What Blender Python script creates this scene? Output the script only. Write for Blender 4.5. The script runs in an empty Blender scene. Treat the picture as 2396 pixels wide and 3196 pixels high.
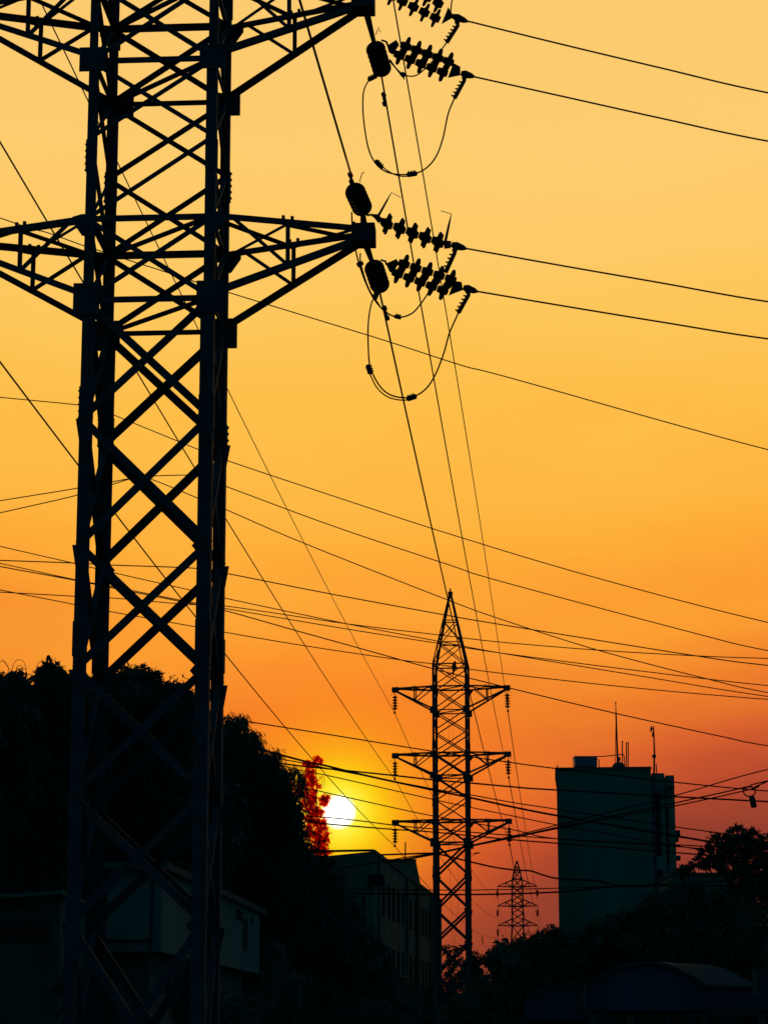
import bpy, bmesh, math, random
import numpy as np
from mathutils import Vector, Matrix

random.seed(7); RNG = np.random.default_rng(7)
S = bpy.context.scene
COL = S.collection

# ------------------------------------------------------------------ camera
F = 7000.0                      # focal length in photograph pixels
PITCH = math.radians(13.1)
EYE = 1.6
cd = bpy.data.cameras.new('camera'); cam = bpy.data.objects.new('camera', cd); COL.objects.link(cam)
cd.sensor_fit = 'VERTICAL'; cd.sensor_height = 24.0; cd.lens = 24.0 * F / 3196.0
cd.clip_start = 0.5; cd.clip_end = 6000
cam.location = (0, 0, EYE); cam.rotation_euler = (math.radians(90) + PITCH, 0, 0)
S.camera = cam

CT, ST = math.cos(PITCH), math.sin(PITCH)
def P(px, py, Y):
    """world point seen at photograph pixel (px,py) on the vertical plane y=Y"""
    u = (px - 1198) / F; v = (1598 - py) / F
    t = Y / (CT - v * ST)
    return Vector((u * t, Y, EYE + (ST + v * CT) * t))
def PROJ(p):
    d = p[1] * CT + (p[2] - EYE) * ST
    return 1198 + F * p[0] / d, 1598 - F * ((p[2] - EYE) * CT - p[1] * ST) / d
def MPP(Y): return Y / F        # metres per photograph pixel at depth Y

# ------------------------------------------------------------------ sky and sun
SUNP = P(1057, 2534, 100.0) - Vector((0, 0, EYE)); SUND = SUNP.normalized()
SUN_EL = math.asin(SUND.z); SUN_AZ = math.atan2(SUND.x, SUND.y)
world = bpy.data.worlds.new("World"); S.world = world; world.use_nodes = True
nt = world.node_tree; nt.nodes.clear()
def N(tree, t, **k):
    n = tree.nodes.new(t)
    for a, b in k.items(): setattr(n, a, b)
    return n
def srgb(*c):
    out = []
    for x in c[:3]:
        x /= 255.0
        out.append(x / 12.92 if x <= 0.04045 else ((x + 0.055) / 1.055) ** 2.4)
    return tuple(out) + (1.0,)
def M(op, a, b=None, c=None, clamp=False):
    n = N(nt, 'ShaderNodeMath', operation=op, use_clamp=clamp)
    for i, v in enumerate((a, b, c)):
        if v is None: continue
        if isinstance(v, (int, float)): n.inputs[i].default_value = v
        else: nt.links.new(v, n.inputs[i])
    return n.outputs[0]
def VDOT(a, vec):
    n = N(nt, 'ShaderNodeVectorMath', operation='DOT_PRODUCT')
    nt.links.new(a, n.inputs[0]); n.inputs[1].default_value = vec
    return n.outputs['Value']
tc = N(nt, 'ShaderNodeTexCoord'); D = tc.outputs['Generated']
nrm = N(nt, 'ShaderNodeVectorMath', operation='NORMALIZE'); nt.links.new(D, nrm.inputs[0]); D = nrm.outputs[0]
sep = N(nt, 'ShaderNodeSeparateXYZ'); nt.links.new(D, sep.inputs[0])
DEG = 57.29578
el = M('MULTIPLY', M('ARCSINE', sep.outputs['Z']), DEG)
ang = M('MULTIPLY', M('ARCCOSINE', M('MINIMUM', VDOT(D, tuple(SUND)), 0.9999999)), DEG)
horiz = math.hypot(SUND.x, SUND.y)
hd = M('ARCTAN2', VDOT(D, (SUND.y / horiz, -SUND.x / horiz, 0)), VDOT(D, (SUND.x / horiz, SUND.y / horiz, 0)))
az = M('ABSOLUTE', M('MULTIPLY', hd, DEG))
def gauss(x, s): return M('EXPONENT', M('MULTIPLY', M('POWER', M('DIVIDE', x, s), 2.0), -1.0))
# faint banks of dust in the air near the horizon
mp = N(nt, 'ShaderNodeMapping'); nt.links.new(D, mp.inputs[0]); mp.inputs['Scale'].default_value = (2.5, 2.5, 9.0)
nz = N(nt, 'ShaderNodeTexNoise'); nt.links.new(mp.outputs[0], nz.inputs['Vector'])
nz.inputs['Scale'].default_value = 2.2; nz.inputs['Detail'].default_value = 4
wob = M('MULTIPLY', M('SUBTRACT', nz.outputs['Fac'], 0.5), 4.8)
lift = M('MULTIPLY', gauss(ang, 8.0), 3.4)
t = M('ADD', M('ADD', el, lift), wob)
t = M('DIVIDE', t, 40.0)
ramp = N(nt, 'ShaderNodeValToRGB'); nt.links.new(t, ramp.inputs[0])
stops = [(0, (90, 50, 42)), (3, (116, 54, 43)), (5, (144, 61, 46)), (6.5, (184, 75, 46)), (8, (219, 99, 45)), (9.6, (239, 128, 43)),
         (11.5, (252, 158, 50)), (13.3, (254, 177, 60)), (16, (254, 191, 75)), (18.5, (254, 199, 92)),
         (22, (253, 204, 110)), (28, (251, 201, 114)), (38, (200, 160, 110))]
cr = ramp.color_ramp
while len(cr.elements) < len(stops): cr.elements.new(0.5)
for e, (p, c) in zip(cr.elements, stops):
    e.position = max(0.0, p / 40.0); e.color = srgb(*c)
cr.interpolation = 'LINEAR'
def MIX(a, b, f, mode='MIX'):
    n = N(nt, 'ShaderNodeMix', data_type='RGBA', blend_type=mode); n.clamp_result = False
    for i, v in ((0, f), (6, a), (7, b)):
        if isinstance(v, (int, float)): n.inputs[i].default_value = v
        elif isinstance(v, tuple): n.inputs[i].default_value = v
        else: nt.links.new(v, n.inputs[i])
    return n.outputs[2]
west = ramp.outputs[0]
# aureole round the low sun: red-orange skirt, yellow heart, white disc
below = M('MULTIPLY', gauss(ang, 3.7), 0.8)
west = MIX(west, srgb(253, 104, 26), below)
west = MIX(west, srgb(255, 196, 10), M('MULTIPLY', gauss(ang, 1.9), 0.98))
west = MIX(west, srgb(255, 246, 6), M('MULTIPLY', gauss(ang, 0.95), 1.0))
west = MIX(west, srgb(255, 252, 110), M('MULTIPLY', gauss(ang, 0.55), .9))
core = M('SUBTRACT', 1.0, M('SMOOTH_MIN', M('MAXIMUM', M('DIVIDE', M('SUBTRACT', ang, 0.29), 0.17), 0.0), 1.0, 0.1), clamp=True)
west = MIX(west, (2.2, 2.1, 1.9, 1), core)
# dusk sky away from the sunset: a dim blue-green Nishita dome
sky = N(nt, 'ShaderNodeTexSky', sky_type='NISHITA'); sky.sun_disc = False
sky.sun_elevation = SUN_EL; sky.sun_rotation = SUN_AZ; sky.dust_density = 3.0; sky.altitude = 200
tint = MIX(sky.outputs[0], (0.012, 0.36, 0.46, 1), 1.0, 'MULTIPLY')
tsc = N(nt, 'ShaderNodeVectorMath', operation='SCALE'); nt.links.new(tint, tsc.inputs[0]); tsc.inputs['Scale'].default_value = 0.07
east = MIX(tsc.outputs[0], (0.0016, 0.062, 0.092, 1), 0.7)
def sstep(x, a, b):
    n = N(nt, 'ShaderNodeMapRange', interpolation_type='SMOOTHSTEP', clamp=True)
    nt.links.new(x, n.inputs['Value'])
    for k, v in (('From Min', a), ('From Max', b), ('To Min', 1.0), ('To Max', 0.0)): n.inputs[k].default_value = v
    return n.outputs[0]
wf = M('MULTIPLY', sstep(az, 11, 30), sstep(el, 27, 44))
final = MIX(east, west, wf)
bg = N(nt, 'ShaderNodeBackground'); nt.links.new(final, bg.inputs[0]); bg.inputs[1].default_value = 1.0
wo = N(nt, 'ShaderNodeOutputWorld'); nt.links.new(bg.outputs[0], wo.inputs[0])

sl = bpy.data.lights.new('sun', 'SUN'); sun = bpy.data.objects.new('sun', sl); COL.objects.link(sun)
sl.energy = 1.3; sl.angle = math.radians(0.6); sl.color = (1.0, 0.42, 0.14)
sun.rotation_euler = SUND.to_track_quat('Z', 'Y').to_euler(); sun.location = (0, 0, 60)

S.view_settings.view_transform = 'Standard'; S.view_settings.look = 'None'
S.view_settings.exposure = 0; S.view_settings.gamma = 1; S.view_settings.use_curve_mapping = False
S.cycles.max_bounces = 6; S.cycles.transparent_max_bounces = 16
S.render.film_transparent = False

# ------------------------------------------------------------------ materials
def material(name, base, rough=0.7, var=0.25, scale=6.0, metal=0.0, bump=0.0, spec=0.3, streak=False):
    m = bpy.data.materials.new(name); m.use_nodes = True; t = m.node_tree
    b = t.nodes['Principled BSDF']
    tcn = N(t, 'ShaderNodeTexCoord'); mpn = N(t, 'ShaderNodeMapping'); t.links.new(tcn.outputs['Object'], mpn.inputs[0])
    if streak: mpn.inputs['Scale'].default_value = (1, 1, 0.12)
    n1 = N(t, 'ShaderNodeTexNoise'); t.links.new(mpn.outputs[0], n1.inputs['Vector'])
    n1.inputs['Scale'].default_value = scale; n1.inputs['Detail'].default_value = 6
    r = N(t, 'ShaderNodeValToRGB'); t.links.new(n1.outputs['Fac'], r.inputs[0])
    r.color_ramp.elements[0].position = 0.3; r.color_ramp.elements[1].position = 0.7
    r.color_ramp.elements[0].color = tuple(c * (1 - var) for c in base) + (1,)
    r.color_ramp.elements[1].color = tuple(min(1, c * (1 + var)) for c in base) + (1,)
    t.links.new(r.outputs[0], b.inputs['Base Color'])
    b.inputs['Roughness'].default_value = rough; b.inputs['Metallic'].default_value = metal
    b.inputs['Specular IOR Level'].default_value = spec
    if bump:
        bn = N(t, 'ShaderNodeBump'); bn.inputs['Strength'].default_value = bump; bn.inputs['Distance'].default_value = 0.03
        t.links.new(n1.outputs['Fac'], bn.inputs['Height']); t.links.new(bn.outputs[0], b.inputs['Normal'])
    return m
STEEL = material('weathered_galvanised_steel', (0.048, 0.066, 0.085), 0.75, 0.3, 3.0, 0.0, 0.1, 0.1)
FITTING = material('dark_forged_fitting', (0.05, 0.05, 0.055), 0.7, 0.3, 20, spec=0.1)
PORC = material('brown_glazed_porcelain', (0.045, 0.02, 0.015), 0.6, 0.2, 10, spec=0.1)
CABLE = material('tarnished_conductor', (0.13, 0.03, 0.03), 0.8, 0.15, 30, spec=0.1)
BLACKCABLE = material('red_brown_insulated_cable', (0.05, 0.012, 0.014), 0.85, 0.1, 30, spec=0.05)
PLASTER = material('stained_pale_plaster', (0.13, 0.19, 0.155), 0.9, 0.28, 0.35, bump=0.1, streak=True, spec=0.1)
PLASTER2 = material('grey_green_plaster', (0.11, 0.16, 0.13), 0.9, 0.3, 0.5, bump=0.1, streak=True, spec=0.1)
WHITEWALL = material('whitewashed_wall', (0.18, 0.20, 0.19), 0.9, 0.15, 0.8, streak=True, spec=0.1)
GLASS = material('dark_window_glass', (0.02, 0.025, 0.03), 0.85, 0.2, 2, spec=0.0)
CONC = material('old_concrete', (0.10, 0.11, 0.10), 0.9, 0.25, 1.5, spec=0.1)
BLUE = material('blue_painted_sheet', (0.022, 0.075, 0.12), 0.8, 0.2, 0.8, streak=True, spec=0.1)
ROOFM = material('grey_roof_sheet', (0.04, 0.065, 0.075), 0.8, 0.25, 0.8, spec=0.1)
TANK = material('plastic_water_tank', (0.10, 0.17, 0.26), 0.8, 0.1, 2, spec=0.1)
BARK = material('rough_bark', (0.06, 0.045, 0.035), 0.95, 0.3, 8, spec=0.05)
GROUND = material('dry_earth', (0.07, 0.06, 0.05), 0.95, 0.3, 0.5, spec=0.05)
ASPH = material('worn_asphalt', (0.05, 0.05, 0.05), 0.9, 0.2, 1.0, spec=0.1)
BIRD = material('black_feathers', (0.02, 0.02, 0.022), 0.8, 0.2, 20, spec=0.1)

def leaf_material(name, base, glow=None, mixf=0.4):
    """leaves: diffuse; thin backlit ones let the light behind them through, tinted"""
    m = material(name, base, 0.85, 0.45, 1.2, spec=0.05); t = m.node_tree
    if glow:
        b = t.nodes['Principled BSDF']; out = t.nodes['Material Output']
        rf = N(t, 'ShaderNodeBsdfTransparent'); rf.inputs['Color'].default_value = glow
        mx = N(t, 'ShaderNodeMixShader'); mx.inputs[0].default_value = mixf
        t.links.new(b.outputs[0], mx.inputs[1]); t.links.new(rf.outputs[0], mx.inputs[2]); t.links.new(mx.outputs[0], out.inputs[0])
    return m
LEAF = leaf_material('drooping_dark_leaves', (0.06, 0.105, 0.085))
LEAF2 = leaf_material('fine_green_leaves', (0.06, 0.12, 0.08))
LEAFG = leaf_material('glow_tinted_leaves', (0.06, 0.05, 0.02), (0.97, 0.10, 0.06, 1), 0.78)  # red glow of the nearby sun is put into the see-through leaf tint
CORE = material('dense_inner_foliage', (0.05, 0.09, 0.08), 0.95, 0.4, 2.0, spec=0.02)

# ------------------------------------------------------------------ mesh helpers
def obj(name, verts, faces, mat, parent=None, smooth=False, **props):
    me = bpy.data.meshes.new(name)
    me.from_pydata([tuple(v) for v in verts], [], faces)
    me.validate(); me.materials.append(mat)
    if smooth: me.polygons.foreach_set('use_smooth', [True] * len(me.polygons))
    o = bpy.data.objects.new(name, me); COL.objects.link(o)
    if parent: o.parent = parent
    for k, v in props.items(): o[k] = v
    return o
def thing(name, label, cat, loc=(0, 0, 0), group=None, rot=(0, 0, 0)):
    o = bpy.data.objects.new(name, None); COL.objects.link(o); o.empty_display_size = 0.3
    o.location = loc; o.rotation_euler = rot; o['label'] = label; o['category'] = cat
    if group: o['group'] = group
    return o
def tag(o, label, cat, group=None):
    o['label'] = label; o['category'] = cat
    if group: o['group'] = group
    return o
class MB:
    def __init__(s): s.v = []; s.f = []
    def add(s, v, f):
        n = len(s.v); s.v += [tuple(x) for x in v]; s.f += [tuple(i + n for i in q) for q in f]; return s
    def box(s, x0, x1, y0, y1, z0, z1):
        v = [(x, y, z) for z in (z0, z1) for y in (y0, y1) for x in (x0, x1)]
        return s.add(v, [(0, 2, 3, 1), (4, 5, 7, 6), (0, 1, 5, 4), (2, 6, 7, 3), (0, 4, 6, 2), (1, 3, 7, 5)])
    def prism(s, poly, ext):
        """polygon (list of Vectors) extruded by ext"""
        n = len(poly); a = [Vector(p) for p in poly]; b = [p + Vector(ext) for p in a]
        f = [tuple(range(n))[::-1], tuple(range(n, 2 * n))] + [(i, (i + 1) % n, n + (i + 1) % n, n + i) for i in range(n)]
        return s.add(a + b, f)
    def angle(s, p, q, w, n, side=1, t=0.014):
        """L-section steel bar from p to q; one flange w wide lies in the plane with normal n, the other turns inward"""
        p = Vector(p); q = Vector(q); d = (q - p).normalized(); n = Vector(n)
        n = (n - d * n.dot(d)).normalized(); u = d.cross(n) * side
        sec = [(0, 0), (1, 0), (1, 1), (0.0, 0)]
        prof = [(-w / 2, 0), (w / 2, 0), (w / 2, -t), (-w / 2 + t, -t), (-w / 2 + t, -w * 0.8), (-w / 2, -w * 0.8)]
        v = [c + u * a + n * b for c in (p, q) for a, b in prof]
        f = [tuple(range(6)), tuple(range(11, 5, -1))] + [(i, i + 6, (i + 1) % 6 + 6, (i + 1) % 6) for i in range(6)]
        return s.add(v, f)
    def tube(s, pts, r, k=6, caps=True):
        pts = [Vector(p) for p in pts]; n = len(pts)
        rr = r if isinstance(r, (list, tuple)) else [r] * n
        prev = None; v = []
        for i in range(n):
            d = (pts[min(i + 1, n - 1)] - pts[max(i - 1, 0)]).normalized()
            if prev is None:
                a = d.orthogonal().normalized()
            else:
                a = (prev - d * prev.dot(d)).normalized()
            prev = a; b = d.cross(a)
            for j in range(k):
                th = 2 * math.pi * j / k
                v.append(pts[i] + (a * math.cos(th) + b * math.sin(th)) * rr[i])
        f = [(i * k + j, i * k + (j + 1) % k, (i + 1) * k + (j + 1) % k, (i + 1) * k + j) for i in range(n - 1) for j in range(k)]
        if caps: f += [tuple(range(k))[::-1], tuple(range((n - 1) * k, n * k))]
        return s.add(v, f)
    def lathe(s, prof, p0, axis, k=16):
        axis = Vector(axis).normalized(); a = axis.orthogonal().normalized(); b = axis.cross(a); p0 = Vector(p0)
        v = []
        for r, h in prof:
            for j in range(k):
                th = 2 * math.pi * j / k
                v.append(p0 + axis * h + (a * math.cos(th) + b * math.sin(th)) * r)
        n = len(prof)
        f = [(i * k + j, i * k + (j + 1) % k, (i + 1) * k + (j + 1) % k, (i + 1) * k + j) for i in range(n - 1) for j in range(k)]
        f += [tuple(range(k))[::-1], tuple(range((n - 1) * k, n * k))]
        return s.add(v, f)
    def build(s, name, mat, parent=None, smooth=False, **p): return obj(name, s.v, s.f, mat, parent, smooth, **p)

def copy_tree(o, parent=None):
    c = o.copy(); COL.objects.link(c); c.parent = parent
    for ch in list(o.children): copy_tree(ch, c)
    return c

def spline(pts, n=8):
    """Catmull-Rom through 3D points"""
    p = [Vector(x) for x in pts]
    if len(p) == 2: return [p[0].lerp(p[1], i / 12) for i in range(13)]
    p = [p[0] * 2 - p[1]] + p + [p[-1] * 2 - p[-2]]; out = []
    for i in range(1, len(p) - 2):
        a, b, c, d = p[i - 1], p[i], p[i + 1], p[i + 2]
        for j in range(n):
            t = j / n
            out.append(0.5 * ((2 * b) + (c - a) * t + (2 * a - 5 * b + 4 * c - d) * t * t + (3 * b - a - 3 * c + d) * t ** 3))
    out.append(p[-2]); return out

# ------------------------------------------------------------------ ground
MB().add([(-3000, -500, 0), (3000, -500, 0), (3000, 5000, 0), (-3000, 5000, 0)], [(0, 1, 2, 3)]).build('ground', GROUND, kind='structure')
MB().add([(-1, -60, .004), (4.5, -60, .004), (6.5, 150, .004), (1.5, 150, .004)], [(0, 1, 2, 3)]).build('road', ASPH, kind='structure')

# ------------------------------------------------------------------ lattice pylons
YN = 40.0                              # near face of the near pylon
zt = lambda py: P(0, py, YN).z
A1T, A1B = zt(676), zt(930)
_tanA = lambda py: (P(0, py, 1.0).z - EYE)
Y2N = 149.0                            # near face of the second pylon, a slightly smaller tower of the same pattern
A2T = P(0, 88, 42.15).z
A3T = 2 * A2T - A1T
K2 = (P(0, 2140, Y2N).z - P(0, 2558, Y2N).z) / (A3T - A1T)
OFF2 = P(0, 2558, Y2N).z - K2 * A1T
z2 = lambda py: (P(0, py, Y2N).z - OFF2) / K2
A2B = zt(182)
A3B = z2(2214)
M1, M2 = zt(425), (A2T + A3B) / 2
SH, C1, C2, APEX = z2(2070), z2(2000), z2(1930), z2(1842)
LOW = [0.0, zt(2880), zt(2480), zt(2085), zt(1695), zt(1300)]
HX, HD = 1.20, 1.08                    # half width / half depth of the shaft
FL = [(-1, -1), (1, -1), (1, 1), (-1, 1)]
def corner(i, z, k=1.0): return Vector((FL[i][0] * HX * k, FL[i][1] * HD * k, z))
FACES = [((0, 1), Vector((0, -1, 0))), ((1, 2), Vector((1, 0, 0))), ((2, 3), Vector((0, 1, 0))), ((3, 0), Vector((-1, 0, 0)))]

def build_pylon(root):
    # legs: heel-outward angle sections, flange narrowing with height
    segs = [(0, A1B, .25), (A1B, A2B, .20), (A2B, SH, .165)]
    for i, (sx, sy) in enumerate(FL):
        mb = MB()
        for z0, z1, w in segs:
            t = 0.02; ox, oy = sx * (HX + .035), sy * (HD + .035)
            def L(a, b): return (ox - sx * a, oy - sy * b)
            prof = [L(0, 0), L(w, 0), L(w, t), L(t, t), L(t, w), L(0, w)]
            v = [(x, y, z) for z in (z0, z1) for x, y in prof]
            mb.add(v, [tuple(range(6)), tuple(range(11, 5, -1))] + [(k, (k + 1) % 6, (k + 1) % 6 + 6, k + 6) for k in range(6)])
        # splice cover plates
        for zc, w in ((zt(480) + (.15 if sy > 0 else 0), .22), (zt(1270) + (-.1 if sx > 0 else .1), .275), (zt(1990), .275), (A2T + .5, .18), (A2B + 2.2, .18)):
            ox, oy = sx * (HX + .052), sy * (HD + .052)
            mb.box(min(ox, ox - sx * w), max(ox, ox - sx * w), min(oy, oy - sy * .014), max(oy, oy - sy * .014), zc - .32, zc + .32)
            mb.box(min(ox, ox - sx * .014), max(ox, ox - sx * .014), min(oy, oy - sy * w), max(oy, oy - sy * w), zc - .32, zc + .32)
        # leg of the tapering peak
        mb.build('leg', STEEL, root)
        pk = MB()
        top = Vector((sx * .06, sy * .06, APEX)); base = Vector((sx * HX, sy * HD, SH))
        pk.angle(base, top, .13, (sx, sy, 0)); pk.build('peak_leg', STEEL, root)
    def peak(i, z):
        f = (z - SH) / (APEX - SH); sx, sy = FL[i]
        return Vector((sx * (HX * (1 - f) + .06 * f), sy * (HD * (1 - f) + .06 * f), z))
    def brace(p, q, w, n, name='brace', side=1, off=0.0):
        n = Vector(n); mb = MB().angle(Vector(p) + n * off, Vector(q) + n * off, w, n, side)
        mb.build(name, STEEL, root)
    # X panels on all four faces of the shaft
    zs = LOW + [A1B]
    panels = [(zs[i], zs[i + 1], .15) for i in range(len(zs) - 1)]
    panels += [(A1B, A1T, .10), (A1T, M1, .088), (M1, A2B, .088), (A2B, A2T, .10), (A2T, M2, .085), (M2, A3B, .085), (A3B, A3T, .085), (A3T, SH, .075)]
    for fi, ((a, b), n) in enumerate(FACES):
        for z0, z1, w in panels:
            brace(corner(a, z0), corner(b, z1), w, n, off=0.0)
            if not (fi == 0 and z0 == A1T):
                brace(corner(b, z0), corner(a, z1), w, n, off=-.03, side=-1)
        for z0, z1 in ((SH, C1), (C1, C2)):
            brace(peak(a, z0), peak(b, z1), .07, n); brace(peak(b, z0), peak(a, z1), .07, n, off=-.02)
        for z, w in ((A1T, .125), (A1B, .12 if fi == 0 else .085), (A2T, .125), (A2B, .12 if fi == 0 else .085), (A3T, .12), (A3B, .085), (SH, .10)):
            brace(corner(a, z), corner(b, z), w, n, 'beam', off=-.016)
        for z in (C1, C2): brace(peak(a, z), peak(b, z), .08, n, 'beam')
    # plan diagonals
    for z in (A1B, A2B, A3B, A1T, A2T, A3T):
        brace(corner(3, z - .02), corner(1, z - .02), .08, (0, 0, -1), 'plan_brace')
    # gusset plates on near and far face
    for z, h, w in ((A1B, .62, .50), (A2B, .50, .52), (A3B, .52, .46)):
        for sy in (-1, 1):
            for sx in (-1, 1):
                y = sy * (HD + .062); x = sx * (HX - .04)
                if z == A2B and sy > 0: w = .68; x -= sx * .08
                MB().box(x - w / 2, x + w / 2, min(y, y + sy * .012), max(y, y + sy * .012), z - h / 2, z + h / 2).build('gusset_plate', STEEL, root)
    for z in (A1T, A2T, A3T):
        for sy in (-1, 1):
            for sx in (-1, 1):
                y = sy * (HD + .060); x = sx * HX
                pts = [Vector((x + sx * .27, y, z + .02)), Vector((x + sx * .27, y, z - .08)), Vector((x + sx * .08, y, z - .36)), Vector((x - sx * .16, y, z - .42)), Vector((x - sx * .16, y, z + .07)), Vector((x + sx * .1, y, z + .07))]
                MB().prism(pts, (0, sy * .010, 0)).build('gusset_plate', STEEL, root)
    # tapered end plates where the heavy lower diagonals meet the legs
    for sy, sx in ((-1, -1), (1, 1), (-1, 1), (1, -1)):
        for z in LOW[1:]:
            x = sx * (HX + .03); y = sy * (HD - .02)
            if (sy, sx) in ((-1, -1), (1, 1)):
                pts = [Vector((x + sx * .085, y, z)), Vector((x - sx * .12, y, z)), Vector((x - sx * .12, y, z - .5)), Vector((x, y, z - .5))]
            else:
                x = sx * (HX - .16)
                pts = [Vector((x - sx * .16, y, z - .05)), Vector((x + sx * .12, y, z + .28)), Vector((x + sx * .12, y, z - .38))]
            MB().prism(pts, (0, -sy * .012, 0)).build('end_plate', STEEL, root)
    # apex cap
    MB().box(-.16, .16, -.16, .16, APEX - .12, APEX + .10).box(-.05, .05, -.05, .05, APEX + .10, APEX + .36).build('apex_cap', STEEL, root)
    # bolts on the outer edges of the legs
    bolt = None
    for sy, sx in ((-1, -1), (1, 1), (1, -1)):
        for zc in (zt(480) + (.15 if sy > 0 else 0), zt(1270) + (-.1 if sx > 0 else .1)):
            for k in range(5):
                if bolt is None:
                    bolt = MB().lathe([(.03, -.04), (.03, .0), (.018, .0), (.018, .012)], (0, 0, 0), (1, 0, 0), 6).build('bolt', STEEL, root)
                    b = bolt
                else:
                    b = bolt.copy(); COL.objects.link(b); b.parent = root
                b.location = (sx * (HX + .075), sy * (HD - .06), zc - .26 + .13 * k)
                b.rotation_euler = (0, 0, 0 if sx > 0 else math.pi)
    # cross-arms
    for zT, zB in ((A1T, A1B), (A2T, A2B), (A3T, A3B)):
        for sx in (-1, 1):
            tipx = 3.93 * sx; L0 = HX * sx
            arm = MB()
            T0 = [Vector((L0, s * (HD + .02), zT)) for s in (-1, 1)]; T1 = [Vector((tipx, s * .17, zT + .02)) for s in (-1, 1)]
            B0 = [Vector((L0, s * (HD + .02), zB + .10)) for s in (-1, 1)]; B1 = [Vector((tipx, s * .15, zT - .16)) for s in (-1, 1)]
            for s in (0, 1):
                nn = Vector((0, (-1, 1)[s], 0))
                arm.angle(T0[s], T1[s], .125, nn); arm.angle(B0[s], B1[s], .125, nn, side=-1)
            a = arm.build('crossarm', STEEL, root)
            MB().box(min(tipx - .18 * sx, tipx + .27 * sx), max(tipx - .18 * sx, tipx + .27 * sx), -.25, .25, zT - .24, zT + .11).build('tip_box', STEEL, a)
            def sb(p, q, w, n, side=1):
                MB().angle(p, q, w, n, side).build('strut', STEEL, a)
            m = .5
            TM = [T0[s].lerp(T1[s], m) for s in (0, 1)]; BM = [B0[s].lerp(B1[s], m) for s in (0, 1)]
            TQ = [T0[s].lerp(T1[s], .13) for s in (0, 1)]
            up = Vector((0, 0, 1))
            for s in (0, 1):
                nn = Vector((0, (-1, 1)[s], 0))
                sb(TM[s], BM[s], .08, nn); sb(TQ[s] - nn * .02, BM[s] - nn * .02, .07, nn)
                sb(T0[s] - up * .03, TM[1 - s] - up * .03, .075, up, -1 if s else 1)
                sb(TM[s] - up * .03, T1[1 - s].lerp(TM[1 - s], .12) - up * .03, .075, up, -1 if s else 1)
            
            for fx in (.47, .53, .95):     # little bolt heads standing on the top chords
                for s in (0, 1):
                    c = T0[s].lerp(T1[s], fx)
                    MB().box(c.x - .03, c.x + .03, c.y - .03, c.y + .03, c.z + .05, c.z + .12).build('bolt', STEEL, a)

# near pylon
xa, xb = P(470, 600, YN), P(439, 2100, YN)
lean = math.atan2(xa.x - xb.x, xa.z - xb.z)
YAW1 = math.radians(-3.0)
yc1 = YN + HD + .03
base_x = xb.x - math.tan(lean) * xb.z + .057
pylon1 = thing('pylon', 'large black steel lattice pylon in the left foreground, cut off by the top edge', 'pylon', (base_x, yc1, 0), None, (0, lean, YAW1))
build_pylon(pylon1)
# second pylon, same pattern: a copy sharing the mesh data
xm = P(1406.5, 2100, Y2N).x
yc2 = Y2N + HD
pylon2 = copy_tree(pylon1); pylon2['label'] = 'mid-distance steel lattice pylon with three level crossarms and a pointed top, right of the sun'
pylon2.location = (xm + .03, yc2, OFF2); pylon2.rotation_euler = (0, 0, math.radians(-7.0)); pylon2.scale = (.95, .97, K2)
bpy.context.view_layer.update()
def loc1(x, y, z): return pylon1.matrix_basis @ Vector((x, y, z))
def loc2(x, y, z): return pylon2.matrix_basis @ Vector((x, y, z))
pylon1['group'] = pylon2['group'] = 'steel transmission pylons'

# third, far pylon: arms slope down to their tips
Y3 = 400.0
def z3(py): return P(0, py, Y3).z
pylon3 = thing('pylon', 'small distant lattice pylon with drooping-shouldered arms above the trees, left of the tower block', 'pylon',
               (P(1614.5, 2850, Y3).x, Y3, 0), 'steel transmission pylons', (0, 0, math.radians(-4)))
def build_far(root):
    m = MPP(Y3)
    prof = [(0, 2.9), (z3(2938), 1.15), (z3(2890), .98), (z3(2768), .92), (z3(2744), .82), (z3(2722), .56), (z3(2693), .12)]
    def hw(z):
        for (a, wa), (b, wb) in zip(prof, prof[1:]):
            if z <= b: return wa + (wb - wa) * (z - a) / (b - a)
        return .1
    for sx, sy in FL:
        pts = [Vector((sx * w, sy * w, z)) for z, w in prof]
        MB().tube(pts, .17, 4).build('leg', STEEL, root)
    zz = [z3(y) for y in (3180, 3090, 3010, 2938, 2890, 2872, 2850, 2829, 2811, 2790, 2768, 2744, 2722, 2706)]
    for a, b in zip(zz, zz[1:]):
        for (i, j), n in FACES:
            p = [Vector((FL[k][0] * hw(z), FL[k][1] * hw(z), z)) for k in (i, j) for z in (a, b)]
            MB().tube([p[0], p[3]], .07, 4).tube([p[2], p[1]], .07, 4).build('brace', STEEL, root)
    for y in (2890, 2829, 2768, 2744, 2722, 2706):
        z = z3(y); w = hw(z); MB().box(-w, w, -w, w, z - .08, z + .08).build('beam', STEEL, root)
    MB().box(-.22, .22, -.2, .2, z3(2693) - .1, z3(2690) + .15).build('apex_cap', STEEL, root)
    for yb in (2890, 2829, 2768):
        zb, zu = z3(yb), z3(yb - 22)
        for sx in (-1, 1):
            mb = MB(); tip = Vector((sx * 3.5, 0, zb + .1))
            for sy in (-1, 1):
                b0 = Vector((sx * hw(zb), sy * hw(zb), zb)); u0 = Vector((sx * hw(zu), sy * hw(zu), zu))
                mb.tube([b0, tip], .10, 4).tube([u0, tip], .10, 4)
            c = mb.build('crossarm', STEEL, root)
            for sy in (-1, 1):
                b0 = Vector((sx * hw(zb), sy * hw(zb), zb)); u0 = Vector((sx * hw(zu), sy * hw(zu), zu))
                mm, um = b0.lerp(tip, .45), u0.lerp(tip, .45)
                MB().tube([mm, um], .08, 4).tube([b0, um], .08, 4).build('strut', STEEL, c)
build_far(pylon3)
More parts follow.
